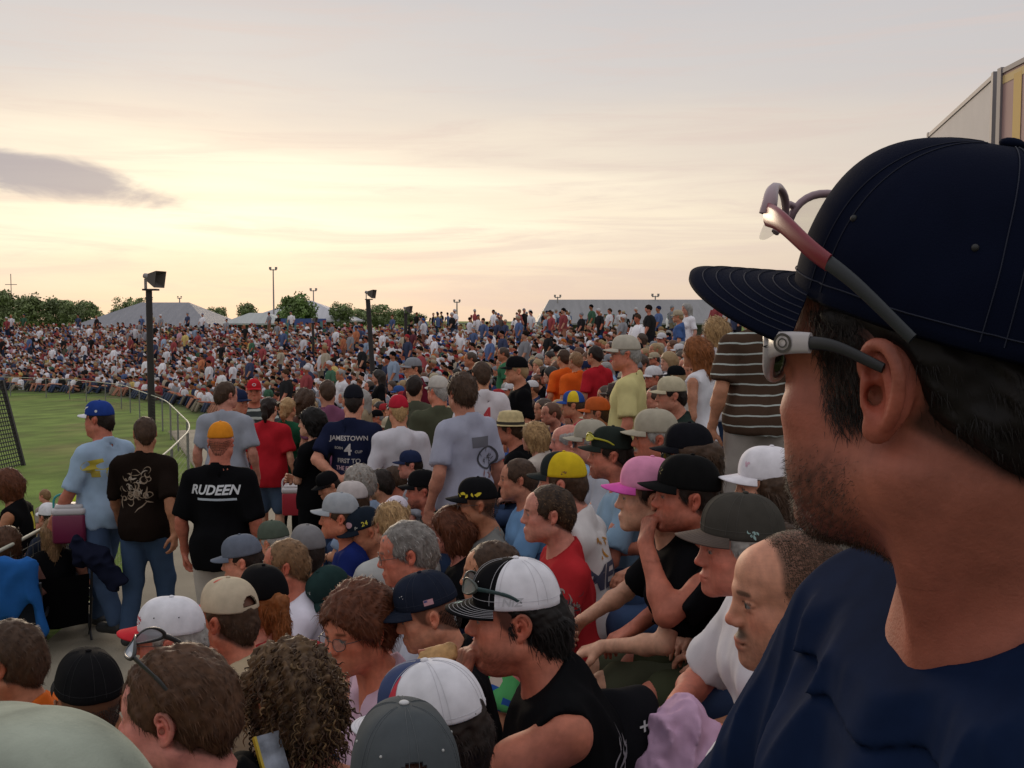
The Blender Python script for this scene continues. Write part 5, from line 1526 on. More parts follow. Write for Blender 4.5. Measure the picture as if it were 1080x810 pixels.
def heroes():
    # the man beside us
    H(975, 404, .707, -97, "man close by in a navy cap and navy T-shirt with two pairs of sunglasses", ha=-38, hv=.0021, bv=.008, cv=.0031, band=.024, skin='deep', hair='short', haircol='black', hvol=.012, blen=.5,
      stubble=.75, shirtkey='fine navy cotton', shirt=(.0075, .0155, .044), fat=1.0, temple_clear=1, sh=.90, hlow=-.070, nape=-.04, side_z=.006, ear=.90, hairv=.0028, blades=15000, bwid=.32, lean=4, foldfn=main_folds, loose=.016, collar=1.510, coltilt=.62, hroll=0, hpitch=1, main=1, scaleT=1.0,
      cap=C_((.004, .006, .017), tilt=15, sc=1.06, h=.112, bl=.103, curve=.018, droop=.020, arc=.98, crush=.0010, off=(0, 0, .004), eyelets=[(-55, .10), (-115, .10)]), hands=0, nofit=1, slen=1.0, slk=.08)
    # nearest rows, bottom of the picture
    H(18, 1018, 0.62, -50, "pale sage green cap crown close to the camera in the bottom left corner", hair='short', haircol='brown', cap=C_((.33, .36, .29), tilt=-6, sc=1.05, plain=1, crush=.0016), shirt=LGREY)
    H(184, 752, 2, -84, "young man with short dark brown hair, black shirt and sunglasses pushed up on his head", hair='short', haircol='chestnut', shirt=BLACK, skin='pink', stubble=.15, hvol=.014, lean=10,
      glasses='shades_up', shades=dict(z=.085, y=-.02, tilt=38, fcol=(.03, .03, .03), lens=((.55, .62, .72), .9)), hpitch=-4)
    H(6, 698, 3.3, -92, "brown haired man in an orange shirt at the left edge", hair='short', haircol='brown', shirt=(.60, .13, .02), skin='tan', stubble=.5, hvol=.016)
    H(93, 742, 2.75, -38, "man in a plain black cap and black shirt beside the orange-shirted man", hair='buzz', haircol='dark', cap=C_((.008,.008,.009), tilt=2), shirt=BLACK, skin='tan')
    H(178, 676, 3.4, -95, "grey haired man in a white cap with a bright red brim", hair='short', haircol='grey', skin='red', cap=C_(WHITE, (.55, .03, .04), eyelets=[(-60, .10), (-120, .10)], marks=[(scribble(3, 12, .7, .7, .04), (.55, .06, .08), -22, .085, .05)]), shirt=(.66, .60, .62), glasses='dark')
    H(241, 653, 3.6, -58, "man in a tan cap with a small red brim and a tan shirt", hair='short', haircol='brown', skin='red', cap=C_((.50, .42, .30), (.50, .03, .05), hole=True, but=0, tilt=-4, bl=.06, marks=[(disc2(.5, .5), (.5, .05, .02), -60, .145, .012)]), shirt=(.52, .42, .27))
    H(306, 738, 2.3, -38, "woman with long curly brown hair streaked blond and bare shoulders", fem=1, hair='curly', haircol='brown', streak='blond', hpitch=-22, skin='mid', sleeve='none', collar=1.30, coltilt=0, shirt=(.10, .05, .03), s=.93, hlen=.075, hvol=.022, blades=7000, bwid=1.2, lean=14, arms=('hold', 'lap'))
    H(376, 666, 3.05, -112, "woman with short brown hair and glasses talking, in a pale pink shirt", ha=-142, fem=1, hair='fluffy', haircol='auburn', glasses='wire', skin='red', mouth_open=1, shirt=PALEPINK, sleeve='long', hvol=.030, lean=12, hpitch=-4, arms=('lap', 'fold'), vneck=.09)
    H(455, 774, 2.05, -74, "man in a navy, red and white cap with a yellow number, and bright blue shirt", hair='short', haircol='dark', skin='pink', hpitch=-10, lean=14, sh=1.05,
      cap=C_([WHITE, (.05, .07, .15), (.50, .02, .05)], WHITE, panels=[1, 0, 0, 0, 0, 1], marks=[((grid2(1, 1, 6, 8)[0] * np.stack([.42 - .40 * (grid2(1, 1, 6, 8)[0][:, 1] + .5), np.ones(48)], 1), grid2(1, 1, 6, 8)[1]), (.52, .02, .04), -52, .098, .085), ("24", (.60, .55, .02), -105, .062, .030, .15), (disc2(.5, .30), (.75, .7, .7), 2, .075, .042), (disc2(.43, .25), (.55, .05, .08), 2, .0755, .042), ("DUPONT", (.75, .7, .7), 2, .076, .013)]), shirt=(.01, .16, .50), tshirt=BLACK)
    H(427, 842, 1.58, -14, "man in a worn charcoal grey cap with a white button, seen from behind", hair='short', haircol='dark', cap=C_([(.075, .085, .09), (.6, .6, .6)], panels=[0] * 6, but=1, crush=.0012, tilt=-5, hole=True, eyelets=[(150, .10), (-150, .10), (90, .10), (-90, .10)], eyecol=(.45, .45, .43)), shirt=NAVY, skin='mid')
    H(450, 648, 3.05, -100, "boy in a navy cap with a small flag on its side and a black shirt", s=.86, hair='buzz', haircol='dark', hpitch=-14, skin='pink', shirt=BLACK, lean=14,
      cap=C_((.015, .020, .035), sc=1.02, marks=[(grid2(1, .62), (.55, .30, .34), -92, .065, .034), (grid2(.4, .3), (.06, .07, .2), -86, .071, .034), (scribble(9, 3, .5, .5, .05), (.6, .6, .6), -35, .10, .03)], brimmark=(scribble(5, 4, .8, .5, .05, 6), (.35, .42, .05), .045, .02)))
    H(541, 652, 2.5, -93, "heavy man in a white and black cap eating, in a black sleeveless shirt with script", hair='mullet', haircol='black', skin='red', fat=1.16, sh=1.03, stubble=.55, sleeve='none', shirt=(.007,.007,.008), lean=16, nose=1.05, arm_r=1.15,
      cap=C_([WHITE, BLACK], BLACK, panels=[1, 0, 0, 0, 0, 1], tilt=-2, brimmark=(scribble(6, 5, .8, .4, .05), (.2, .45, .42), .04, .02), marks=[("NIZ", (.50, .50, .52), -78, .062, .030, .2), (scribble(8, 6, .6, .6, .05), (.6, .6, .62), -18, .10, .034)]), glasses='shades_up', shades=dict(z=.074, y=.012, tilt=10, fcol=(.05, .06, .05), tcol=(.02, .05, .05), lens=((.22, .24, .22), .9), w=.95),
      arms=('mouth', 'hold'), prints=[(scribble(14, 26, .9, .8, .016, 2), (.28, .27, .29), 'back', -.02, 1.20, .24), (scribble(15, 10, .8, .4, .014, 2), (.34, .16, .22), 'back', .02, 1.06, .22)])
    H(517, 606, 3.9, -95, "person in a bright floral green shirt behind the white and black cap", hair='short', haircol='brown', shirtkey='floral', shirt=GREEN, lean=10)
    H(428, 584, 4, -98, "grey haired man with glasses in a pale grey shirt", hair='short', haircol='pepper', streak='white', hvol=.011, glasses='wire', skin='red', shirt=(.44, .46, .52), hpitch=-8, sh=1.05, fringe=.075)
    H(475, 560, 5.5, -88, "woman with a dark auburn bob in a black shirt", fem=1, hair='bob', haircol='auburn', skin='pink', shirt=BLACK, hvol=.02)
    H(502, 532, 5.5, -96, "man in a black and yellow flamed cap with glasses and grey T-shirt", hair='buzz', haircol='dark', skin='tan', glasses='wire', shirt=(.17, .17, .16), sh=1.03, cap=C_([(.010,.010,.011), YELLOW], panels=[0] * 6, marks=[(scribble(31, 5, 1.5, .5, .10, 1.5), (.68, .55, .02), -60, .055, .08), (scribble(32, 4, .8, .4, .08, 1.5), (.68, .55, .02), -20, .06, .06)], brimmark=(scribble(33, 4, 1.3, .4, .1), (.68, .55, .02), .05, .05)))
    H(577, 542, 4.4, -96, "man with cropped dark hair in a red T-shirt with a printed sleeve", hair='crop', haircol='dark', streak='sandy', skin='pink', shirt=RED, hvol=.008, prints=[(scribble(17, 22, .8, 1.0, .03), (.30, .25, .22), 'left', .03, 1.30, .15), (scribble(18, 12, .8, 1.0, .02), (.05, .04, .05), 'left', .03, 1.30, .14)])
    H(592, 510, 4.7, -72, "man in a yellow cap with black front and a white racing shirt", hair='short', haircol='brown', skin='pink', lean=12, cap=C_([(.62, .44, .02), (.02, .025, .025)], (.02, .025, .025), panels=[1, 0, 0, 0, 0, 1], marks=[(scribble(41, 5, .9, .5, .07), (.16, .03, .03), -105, .065, .034)]), shirt=(.70, .66, .64), prints=[("MERL", (.06, .07, .12), 'back', -.02, 1.20, .15, .03, .2), (scribble(19, 8, .9, .5, .04), (.55, .25, .03), 'back', -.05, 1.34, .2), (scribble(20, 14, .9, .5, .03), (.10, .11, .14), 'back', .0, 1.08, .26), (grid2(.6, 1.0), (.62, .45, .04), 'left', .02, 1.34, .10)])
    H(682, 525, 3.7, -90, "woman in a pink cap sitting with her knees up in khaki shorts", fem=1, hair='short', haircol='dark', skin='fair', cap=C_(PINK, (.62, .10, .38), sc=1.02, tilt=3), shirt=BLACK, legs=('short', OLIVE), lean=20, arms=('knee', 'clasp'), knees=.1)
    H(722, 525, 3.55, -95, "man in a black cap resting his mouth on his hand, in a black T-shirt", hair='short', haircol='dark', skin='red', stubble=.45, shirt=(.007,.007,.008), lean=22, fat=1.06, hpitch=4, cap=C_((.007,.007,.007), tilt=2, sc=1.03, marks=[(scribble(44, 5, .5, .5, .06), (.18, .15, .04), -8, .09, .05)]), arms=('mouth', 'knee'), legs=('short', (.05, .055, .03)))
    H(808, 516, 3.5, -90, "woman in a white cap with a faint pink emblem", fem=1, hair='long', haircol='brown', skin='fair', hlen=.1, cap=C_((.76, .73, .76), tilt=2, marks=[(scribble(45, 5, .6, .6, .08), (.66, .42, .50), -22, .09, .05)], brimmark=(scribble(46, 6, .6, .6, .09), (.66, .38, .46), .035, .03)), shirt=WHITE)
    H(778, 580, 2.7, -97, "grey haired man in a faded brown grey cap and white T-shirt with clasped hands", hair='short', haircol='grey', skin='red', lean=14, fat=1.08, cap=C_((.055, .050, .042), (.12, .09, .075), sc=1.03, tilt=3, marks=[(scribble(47, 6, 1.0, .5, .06, 2), (.30, .45, .42), -86, .062, .045)]), shirt=(.68, .66, .68), arms=(dict(w=(-.05, .37, .80), pole=(-.9, -.2, -.5), d=(.62, .62, -.45), n=(.5, -.4, -.6), h=dict(curl=.7)), dict(w=(.06, .35, .79), pole=(.9, -.2, -.5), d=(-.7, .6, -.3), n=(-.5, -.4, -.6), h=dict(curl=.75))), legs=('long', (.02, .02, .025)))
    H(833, 631, 1.8, -93, "man with a buzz cut, receding hairline and thin goatee", hair='buzz', haircol='brown', skin='pink', stubble=.35, mustache=1, hline=.036, fringe=.072, shirt=(.66, .64, .66), lean=6, hpitch=-4, fat=1.04)
    H(800, 590, 3.2, -88, "woman in a hot pink tank top behind the man with the brown grey cap", fem=1, hair='long', haircol='brown', hlen=.14, skin='tan', sleeve='none', shirt=HOTPINK, lean=26, arms=('knee', 'clasp'), legs=('long', (.55, .34, .46)))
    # next rows
    H(690, 463, 5.1, -90, "man with a grey mustache in a tan cap", hair='short', haircol='grey', mustache=1, skin='red', cap=C_((.38, .34, .26), sc=1.03), shirt=(.2, .22, .3))
    H(724, 481, 4.5, -92, "woman in a black cap and dark sunglasses with long brown hair", fem=1, hair='long', haircol='brown', hlen=.14, skin='mid', cap=C_((.009,.009,.012)), glasses='shades', shirt=BLACK)
    H(643, 480, 5.2, -88, "man in a black cap with yellow goggles on it and a pale blue shirt", hair='short', haircol='dark', stubble=.6, skin='red', cap=C_((.02, .026, .022), tilt=2), glasses='shades_up', shades=dict(z=.075, y=.01, tilt=12, fcol=(.45, .42, .02), lens=((.55, .5, .02), .85)), shirt=(.24, .36, .48))
    H(622, 468, 6.2, -90, "older man in a pale khaki cap and sunglasses", hair='short', haircol='grey', skin='pink', cap=C_((.36, .33, .26)), glasses='dark', shirt=LGREY)
    H(598, 467, 6.6, -94, "bald man in a light blue shirt behind the yellow and black cap", short='the bald man', hair='ring', haircol='grey', skin='pink', shirt=SKY)
    H(545, 506, 6.2, -95, "brown haired person in a sky blue shirt beside the flamed cap", hair='short', haircol='brown', shirt=(.16, .30, .50))
    H(255, 592, 5.6, -93, "man in a slate grey cap with its brim down", hair='short', haircol='dark', skin='pink', cap=C_((.13, .15, .19), tilt=-3), shirt=(.10, .07, .06), hpitch=-6)
    H(288, 573, 6.6, -60, "man in a moss green cap", hair='short', haircol='grey', cap=C_((.08, .10, .075)), shirt=LGREY, hpitch=-8)
    H(300, 596, 5, -96, "man with brown hair and wire glasses in a plain white T-shirt", hair='short', haircol='sandy', streak='brown', glasses='wire', skin='red', shirt=(.70, .68, .76), sh=1.05, lean=10)
    H(324, 583, 5.3, -36, "man in a mid grey cap, tanned neck and white shirt", hair='crop', haircol='dark', skin='tan', cap=C_((.19, .185, .19)), shirt=WHITE)
    H(350, 628, 5, -125, "person in a dark green cap with white piping, head bowed", ha=-130, hair='short', haircol='brown', hpitch=-35, cap=C_((.018, .04, .038), marks=[(grid2(.06, 3.2, 2, 14), (.35, .42, .40), 60, .10, .05), (scribble(51, 4, .6, .6, .1), (.5, .52, .5), -10, .11, .03)]), shirt=(.05, .08, .09), lean=24)
    H(277, 636, 3.9, -42, "woman in a black cap with a wavy red ponytail and red shirt", fem=1, hair='pony', haircol='red', hlen=.26, cap=C_((.007,.007,.008)), shirt=(.35, .03, .035), skin='pink')
    H(357, 546, 6, -97, "man in a light grey cap with navy jacket and red collar", hair='short', haircol='brown', skin='red', cap=C_((.33, .35, .37), tilt=3), shirt=(.012, .022, .12), prints=[])
    H(385, 561, 6, -112, "man in a navy cap with a yellow number 24 looking down", hair='buzz', haircol='dark', skin='tan', hpitch=-18, cap=C_((.012, .018, .028), marks=[("24", (.62, .55, .05), -80, .07, .040, .1), (disc2(.5, .4), (.5, .3, .34), -22, .085, .05), (scribble(53, 4, .8, .3, .08), (.45, .45, .4), -45, .06, .05)]), shirt=(.02, .035, .14))
    H(370, 530, 7, -92, "man in an off-white cap behind the light grey cap", hair='short', haircol='brown', cap=C_((.50, .45, .43)), shirt=(.25, .33, .42))
    H(378, 511, 7.5, -62, "person with thick wavy grey hair in a light blue shirt", fem=1, hair='fluffy', haircol='grey', streak='sandy', shirt=(.26, .34, .46), hvol=.03)
    H(400, 511, 8.2, -70, "dark haired man in an olive tan jacket", hair='short', haircol='dark', shirt=(.20, .20, .15))
    H(414, 507, 8.8, -80, "man with a sunburnt face and brown hair", hair='short', haircol='brown', skin='red', shirt=(.24, .05, .04))
    H(419, 543, 6.4, -140, "child in a white cap with a blue patch, head down", s=.8, hair='short', haircol='blond', hpitch=-30, cap=C_((.66, .60, .66), marks=[(disc2(.5, .3), (.15, .30, .55), 10, .07, .06), (scribble(55, 5, .9, .5, .06), (.55, .35, .4), -20, .10, .06)]), shirt=WHITE)
    H(412, 554, 5.4, -32, "woman with a blond ponytail tied in a dark band", fem=1, hair='pony', haircol='blond', streak='sandy', shirt=(.45, .46, .44), hlen=.2)
    H(445, 518, 7, -96, "bearded man in a black cap and black and green shirt", hair='short', haircol='dark', stubble=.8, skin='red', cap=C_((.008,.008,.009)), shirt=(.015, .020, .016), prints=[(grid2(.3, 1.2), (.20, .45, .05), 'left', .02, 1.30, .12)])
    H(432, 491, 8.3, -100, "boy in a navy cap and striped white shirt", s=.85, hair='short', haircol='dark', cap=C_(NAVY), shirt=LGREY, skin='pink')
    H(346, 513, 7.8, -125, "child in a teal shirt with a black cap, bending forward", s=.8, hair='short', haircol='dark', cap=C_(BLACK), shirt=TEAL, lean=35, hpitch=-20)
    H(537, 453, 8, -76, "man in a straw hat and black, yellow and orange racing jacket", short='the straw hat', hair='short', haircol='brown', skin='red', hat='straw', shirt=BLACK, sleeve='long', prints=[("1", (.6, .6, .6), 'left', -.02, 1.30, .16), (grid2(.5, 1.6, 6, 10), (.62, .42, .05), 'back', .0, 1.2, .20), (grid2(1.2, .7), (.60, .14, .02), 'left', .02, 1.06, .20)])
    H(563, 461, 7.6, -62, "blond child in a cream patterned shirt", s=.86, hair='bowl', haircol='blond', streak='sandy', skin='fair', shirt=(.50, .44, .38), prints=[(scribble(57, 12, .9, .9, .04), (.16, .12, .10), 'back', 0, 1.3, .2)])
    H(629, 437, 8.6, -85, "person in a faded orange cap", short='the faded orange cap', hair='short', haircol='brown', cap=C_((.50, .11, .03)), shirt=GREY)
    H(650, 420, 10, -88, "woman in a dark brown felt hat and maroon top", short='the woman in the felt hat', fem=1, hair='long', haircol='dark', hlen=.12, hat='felt', shirt=MAROON)
    H(604, 428, 10, -80, "person in a blue and yellow cap and red shirt", hair='short', haircol='brown', cap=C_([(.03, .08, .30), YELLOW], panels=[0, 1, 0, 0, 1, 0]), shirt=(.45, .04, .08))
    H(660, 404, 11.5, -90, "person in a pale khaki floppy hat", hair='short', haircol='grey', hat='khaki', shirt=GREY)
    H(707, 418, 7.5, -95, "person in a cream cap and green and black jacket", hair='short', haircol='dark', cap=C_((.50, .44, .30)), shirt=(.02, .03, .025), prints=[(grid2(.4, 1.4), (.50, .42, .05), 'left', .0, 1.26, .16)])
    # standing people
    H(659, 374, 8.3, -72, "standing man in a pale yellow T-shirt and tan cap", short='the yellow-shirted man', ha=-86, pose='stand', hair='short', haircol='grey', skin='red', glasses='wire', cap=C_((.46, .42, .34), sc=1.03), shirt=PALEY, legs=('long', KHAKI), fat=1.05, loose=.016, shirtname='shirt')
    H(797, 322, 6.2, -12, "standing man in a brown polo with thin white stripes, back turned", ha=-70, pose='stand', hair='short', haircol='dark', shirtkey='stripes', shirt=BROWN, legs=('long', (.36, .32, .28)), sh=1.03, fat=1.12, loose=.016, arms=('down', 'down'), nofit=1)
    H(754, 350, 9, -30, "woman with long blond hair in a white T-shirt beside the striped polo", short='the woman with long blond hair', pose='stand', fem=1, hair='long', haircol='blond', streak='sandy', shirt=WHITE, legs=('long', DENIM), nofit=1, hlen=.2)
    H(733, 372, 8.5, -60, "woman with reddish hair and tattooed arm in a white tank top", pose='stand', fem=1, hair='long', haircol='red', hlen=.16, sleeve='none', shirt=WHITE, legs=('long', DENIM), nofit=1)
    H(487, 415, 6.8, -42, "big man with thick dark brown hair in a grey T-shirt with a printed badge", short='the big man in grey', ha=-30, pose='stand', hair='fluffy', haircol='brown', hvol=.022, hlow=-.12, shirt=(.36, .37, .45), sh=1.03, fat=1.12, belly=1.1, loose=.017, arms=('down', 'down'), nofit=1, prints=[(disc2(.5, .38, 28, .84), (.05, .05, .06), 'back', .10, 1.22, .21), (scribble(61, 16, .7, .5, .02), (.08, .08, .09), 'back', .10, 1.22, .2), (grid2(.8, .35), (.12, .12, .14), 'back', .03, 1.33, .20), (scribble(62, 8, .9, .1, .03), (.22, .10, .10), 'back', .10, 1.09, .2)])
    H(373, 424, 9.4, 8, "man in a navy T-shirt with a white number 4 and lettering on the back", short='the man in the navy number shirt', ha=-8, pose='stand', hair='short', haircol='dark', skin='pink', cap=C_((.012, .013, .018)), shirt=(.014, .018, .045), legs=('long', KHAKI), sh=1.03, fat=1.12, arms=('back', 'down'), loose=.016,
      prints=[("JAMESTOWN", (.50, .46, .44), 'back', 0, 1.36, .055, .02), ("4", (.55, .52, .50), 'back', 0, 1.265, .13, .02), ("BORN", (.45, .42, .4), 'back', -.085, 1.28, .03, .02), ("CUP", (.45, .42, .4), 'back', .085, 1.25, .03, .02), ("FIRST TO", (.45, .42, .4), 'back', 0, 1.175, .05, .02), ("THE FINISH", (.48, .30, .34), 'back', 0, 1.115, .045, .02)])
    H(420, 434, 9.2, -22, "boy in a white hooded top and red and white cap", pose='stand', s=.85, hair='short', haircol='blond', cap=C_([(.45, .02, .04), WHITE], WHITE, panels=[1, 0, 0, 0, 0, 0]), shirt=(.62, .60, .64), sleeve='long', hood=1, legs=('long', DENIM))
    H(462, 413, 10, -15, "heavy man in an olive T-shirt and off-white cap", short='the heavy man in olive', ha=-40, pose='stand', hair='short', haircol='grey', cap=C_((.48, .45, .40)), shirt=OLIVE, fat=1.2, sh=1.03, belly=1.15, loose=.02, legs=('long', DENIM), skin='red')
    H(437, 409, 11, 0, "dark haired man in an olive T-shirt beside the off-white cap", pose='stand', hair='short', haircol='dark', shirt=(.085, .09, .06), fat=1.05, legs=('long', DENIM))
    H(284, 431, 11.6, 6, "woman in a red T-shirt and denim shorts with a dark ponytail", short='the woman in red', pose='stand', fem=1, hair='pony', haircol='dark', hlen=.14, shirt=(.46, .02, .03), legs=('short', (.07, .11, .18)), skin='fair', loose=.03, hem=.80, sh=1.03)
    H(304, 431, 12.0, 12, "woman in a dark green T-shirt with blond hair tied back", pose='stand', fem=1, hair='pony', haircol='blond', streak='sandy', hlen=.14, shirt=GREEN, legs=('long', BLACK), arms=('pocket', 'pocket'))
    H(239, 417, 10.4, 2, "man in a pale grey T-shirt with short brown hair facing the group", short='the man in the pale grey shirt', ha=35, pose='stand', hair='short', haircol='brown', skin='pink', shirt=(.33, .35, .40), loose=.016, legs=('short', KHAKI), sh=1.03)
    H(268, 413, 13.0, 165, "man in a red cap and dark striped polo shirt facing us", pose='stand', hair='short', haircol='brown', skin='red', cap=C_((.50, .02, .03), marks=[(disc2(.5, .42, 24, .6), (.6, .55, .55), 0, .085, .045)]), shirtkey='polo', shirt=(.05, .06, .06), legs=('short', KHAKI), arms=('hold', 'hold'))
    H(252, 425, 11.8, 120, "man in a dark cap beside the red cap, turned away", pose='stand', hair='short', haircol='dark', cap=C_(NAVY), shirt=GREY, legs=('long', DENIM))
    H(328, 446, 9.6, -70, "woman with black hair in a black printed T-shirt", ha=-95, pose='stand', fem=1, hair='bob', haircol='black', skin='fair', shirt=BLACK, legs=('long', BLACK), prints=[(scribble(63, 8, .8, .3, .04), (.45, .16, .05), 'front', 0, 1.30, .18)], arms=('fold', 'fold'))
    H(345, 414, 11.5, -20, "man in a mauve shirt left of the navy number shirt", short='the man in mauve', pose='stand', hair='short', haircol='brown', shirt=(.22, .08, .14), legs=('long', DENIM))
    H(322, 425, 12.4, 10, "person with curly brown hair behind the black haired woman", pose='stand', fem=1, hair='curly', haircol='brown', hlen=.12, shirt=(.12, .06, .05))
    H(233, 467, 7.3, 4, "man in an orange cap and black T-shirt with a white logo on the back", ha=-5, pose='stand', hair='buzz', haircol='dark', skin='red', cap=C_((.66, .24, .02), yaw=0, tilt=-2, h=.105), shirt=(.006,.006,.007), legs=('short', (.42, .38, .33)), sh=1.03, fat=1.1, loose=.018, hem=.80, slen=.95,
      prints=[("RUDEEN", (.60, .62, .64), 'back', 0, 1.345, .088, .03, .25), (grid2(.9, .05, 12, 2), (.4, .45, .5), 'back', .02, 1.285, .30)])
    H(153, 457, 8.2, 2, "man in a dark brown T-shirt with a pale drawing on the back, walking", ha=-22, pose='stand', hair='short', haircol='brown', skin='tan', shirt=(.014,.009,.007), legs=('long', (.05, .085, .15)), sh=1.03, loose=.018, hem=.84, stride=.12, arms=('swing', 'swingb'), fat=1.05, slen=.95,
      prints=[(scribble(71, 34, .9, 1.0, .018, 5), (.26, .19, .13), 'back', -.02, 1.27, .30), (scribble(72, 14, .6, .7, .02, 5), (.34, .28, .22), 'back', .0, 1.28, .28)])
    H(104, 443, 8.5, -62, "man in a light blue T-shirt and blue cap carrying a cooler and a dark bag", ha=-78, pose='stand', hair='short', haircol='dark', skin='red', cap=C_([(.02, .05, .24), WHITE], WHITE, panels=[0] * 6, brimmark=(grid2(1.2, .5), (.7, .7, .7), .0, .05), marks=[(scribble(73, 7, 1.2, .6, .1, 1), (.65, .65, .65), -28, .08, .07), (disc2(.5, .5), (.6, .6, .62), -105, .075, .022)]), shirt=(.34, .46, .60), legs=('long', (.07, .11, .19)), sh=1.03, fat=1.12, belly=1.12, loose=.017, stride=.22, hem=.84, slen=.95, arms=('swing', 'swing'),
      prints=[(disc2(.5, .35), (.55, .45, .05), 'left', -.13, 1.32, .16), (grid2(.6, .25), (.45, .35, .05), 'left', -.12, 1.26, .2)])
    # by the guard fence, at the left edge
    H(6, 512, 9.6, -95, "auburn haired woman in a black sleeveless vest with a yellow mark by the fence", fem=1, hair='bob', haircol='auburn', skin='tan', sleeve='none', shirt=BLACK, low=1, noanch=1, prints=[(grid2(.3, .9), (.62, .55, .03), 'back', .05, 1.32, .16)])
    H(47, 523, 11.4, -70, "small boy with sandy hair standing at the fence", pose='stand', s=.6, hair='short', haircol='sandy', skin='pink', shirt=(.3, .25, .2), nofit=1, noanch=1)
    H(51, 546, 9.3, -55, "person in a white cap and dark shirt sitting by the fence", hair='short', haircol='dark', cap=C_(WHITE, hole=True), shirt=(.02, .025, .04), low=1, noanch=1)
    H(56, 562, 8.5, -28, "woman with long straight sandy hair in a low black folding chair", fem=1, hair='long', haircol='sandy', streak='blond', hlen=.24, shirt=BLACK, sleeve='none', low=1, noanch=1)
    H(8, 572, 8.0, -22, "brown haired woman in a chair with a bright blue jacket over its back", fem=1, hair='bob', haircol='chestnut', streak='auburn', shirt=(.2, .1, .08), low=1, noanch=1)
    H(79, 508, 9.4, -60, "black haired person in a lime shirt sitting beyond the maroon cooler", s=.8, hair='short', haircol='black', shirt=LIME, noanch=1)
    # in the middle of the crowd, in view between the others
    H(507, 396, 9.2, -20, "standing man in a white shirt with a red number 4", short='the white shirt with a red number', pose='stand', hair='short', haircol='brown', shirt=(.66, .62, .64), legs=('long', DENIM), prints=[("4", (.5, .04, .05), 'back', 0, 1.26, .26, .02)], nofit=1)
    H(594, 378, 14, -30, "left one of two people in bright orange shirts", short='the two orange shirts', pose='stand', hair='short', haircol='brown', shirt=(.75, .13, .02), nofit=1)
    H(607, 381, 13.6, -30, "right one of two people in bright orange shirts", pose='stand', hair='short', haircol='sandy', shirt=(.75, .13, .02), nofit=1)
    H(627, 375, 13, -40, "standing person in a bright red shirt right of the orange shirts", short='the standing red shirt', pose='stand', hair='short', haircol='dark', shirt=(.45, .02, .03), nofit=1)
# ------------------------------------------------------------------ things people carry and sit on
def blob(name, prims, lo, hi, h, m, parent=None, loc=None):
    v, f = surf(prims, lo, hi, h); return obj(name, mesh_np(name, v, f, m if isinstance(m, list) else [m]), parent, loc)
def rbox(mb, c, size, r=.02, mi=0, R=None):
    """box with rounded upright edges and softened rim"""
    sx, sy, sz = np.array(size) / 2; n = 6; pts = []
    for cx, cy, a0 in ((1, 1, 0), (-1, 1, 90), (-1, -1, 180), (1, -1, 270)):
        for k in range(n):
            a = R_(a0 + 90 * k / (n - 1)); pts.append((cx * (sx - r) + r * math.cos(a), cy * (sy - r) + r * math.sin(a)))
    P = np.array(pts); N = len(P); rings = []
    for z, k in ((-sz, .94), (-sz + r * .5, 1), (sz - r * .5, 1), (sz, .94)): rings.append(np.concatenate([P * k, np.full((N, 1), z)], 1))
    V = np.concatenate(rings + [[[0, 0, -sz]], [[0, 0, sz]]])
    if R is not None: V = V @ np.asarray(R).T
    V = V + np.array(c); f = grid_faces(4, N, wrap=True)
    i = np.arange(N); j = (i + 1) % N
    mb.add(V, f, mi); mb.n -= len(V); mb.v.pop()
    mb.add(V, np.concatenate([np.stack([j, i, np.full(N, 4 * N)], 1), np.stack([i + 3 * N, j + 3 * N, np.full(N, 4 * N + 1)], 1)]), mi)
def cooler(p, rz, w, dp, hgt, body, lid, label, strap=None):
    root = empty('cooler', p, rz); tag(root, label, "cooler")
    a = MB(); rbox(a, (0, 0, hgt * .36), (w, dp, hgt * .72), .03); a.build('body', plain(body, .45), root, True)
    a = MB(); rbox(a, (0, 0, hgt * .79), (w * 1.03, dp * 1.03, hgt * .16), .03); rbox(a, (0, 0, hgt * .90), (w * .86, dp * .86, hgt * .12), .03); a.build('lid', plain(lid, .45), root, True)
    a = MB(); a.tube(spline([(-w * .5, 0, hgt * .72), (-w * .46, 0, hgt * 1.12), (0, 0, hgt * 1.22), (w * .46, 0, hgt * 1.12), (w * .5, 0, hgt * .72)], 20), .010, 8); a.build('handle', plain(strap or lid, .5), root, True)
def camp_chair(S, col, label):
    root = empty('camp_chair', S['loc'], S['rz']); root.scale = (S['s'],) * 3; tag(root, label, "chair", "low folding chairs by the guard fence")
    m = cloth(col); fr = plain((.05, .05, .055), .4, .6)
    def sheet(rows, name):
        n = len(rows[0]); V = np.array([p for r in rows for p in r], float); k = len(V)
        V2 = V + np.array([0, 0, -.012]) if name == 'seat' else V + np.array([0, -.014, 0])
        f = grid_faces(len(rows), n); obj(name, mesh_np(name, np.concatenate([V, V2]), np.concatenate([f, f[:, ::-1] + k]), [m]), root)
    xs = np.linspace(-.25, .25, 7)
    sheet([[(x, y, .135 + .05 * abs(x) * 2 + .05 * (y > .2)) for x in xs] for y in np.linspace(-.16, .30, 6)], 'seat')
    sheet([[(x, -.17 - .22 * t - .03 * (1 - (x / .25) ** 2), .15 + .50 * t) for x in xs] for t in np.linspace(0, 1, 6)], 'backrest')
    for sx in (-1, 1):
        MB().tube([(sx * .27, -.42, .70), (sx * .27, -.14, .12), (sx * .27, .0, .0)], .011, 8).build('frame', fr, root, True)
        MB().tube([(sx * .27, .32, .20), (sx * .27, -.22, .0)], .011, 8).build('leg', fr, root, True)
        MB().tube(spline([(sx * .29, .30, .36), (sx * .29, -.05, .35), (sx * .28, -.25, .38)], 10), .014, 8).build('arm', fr, root, True)
    return root
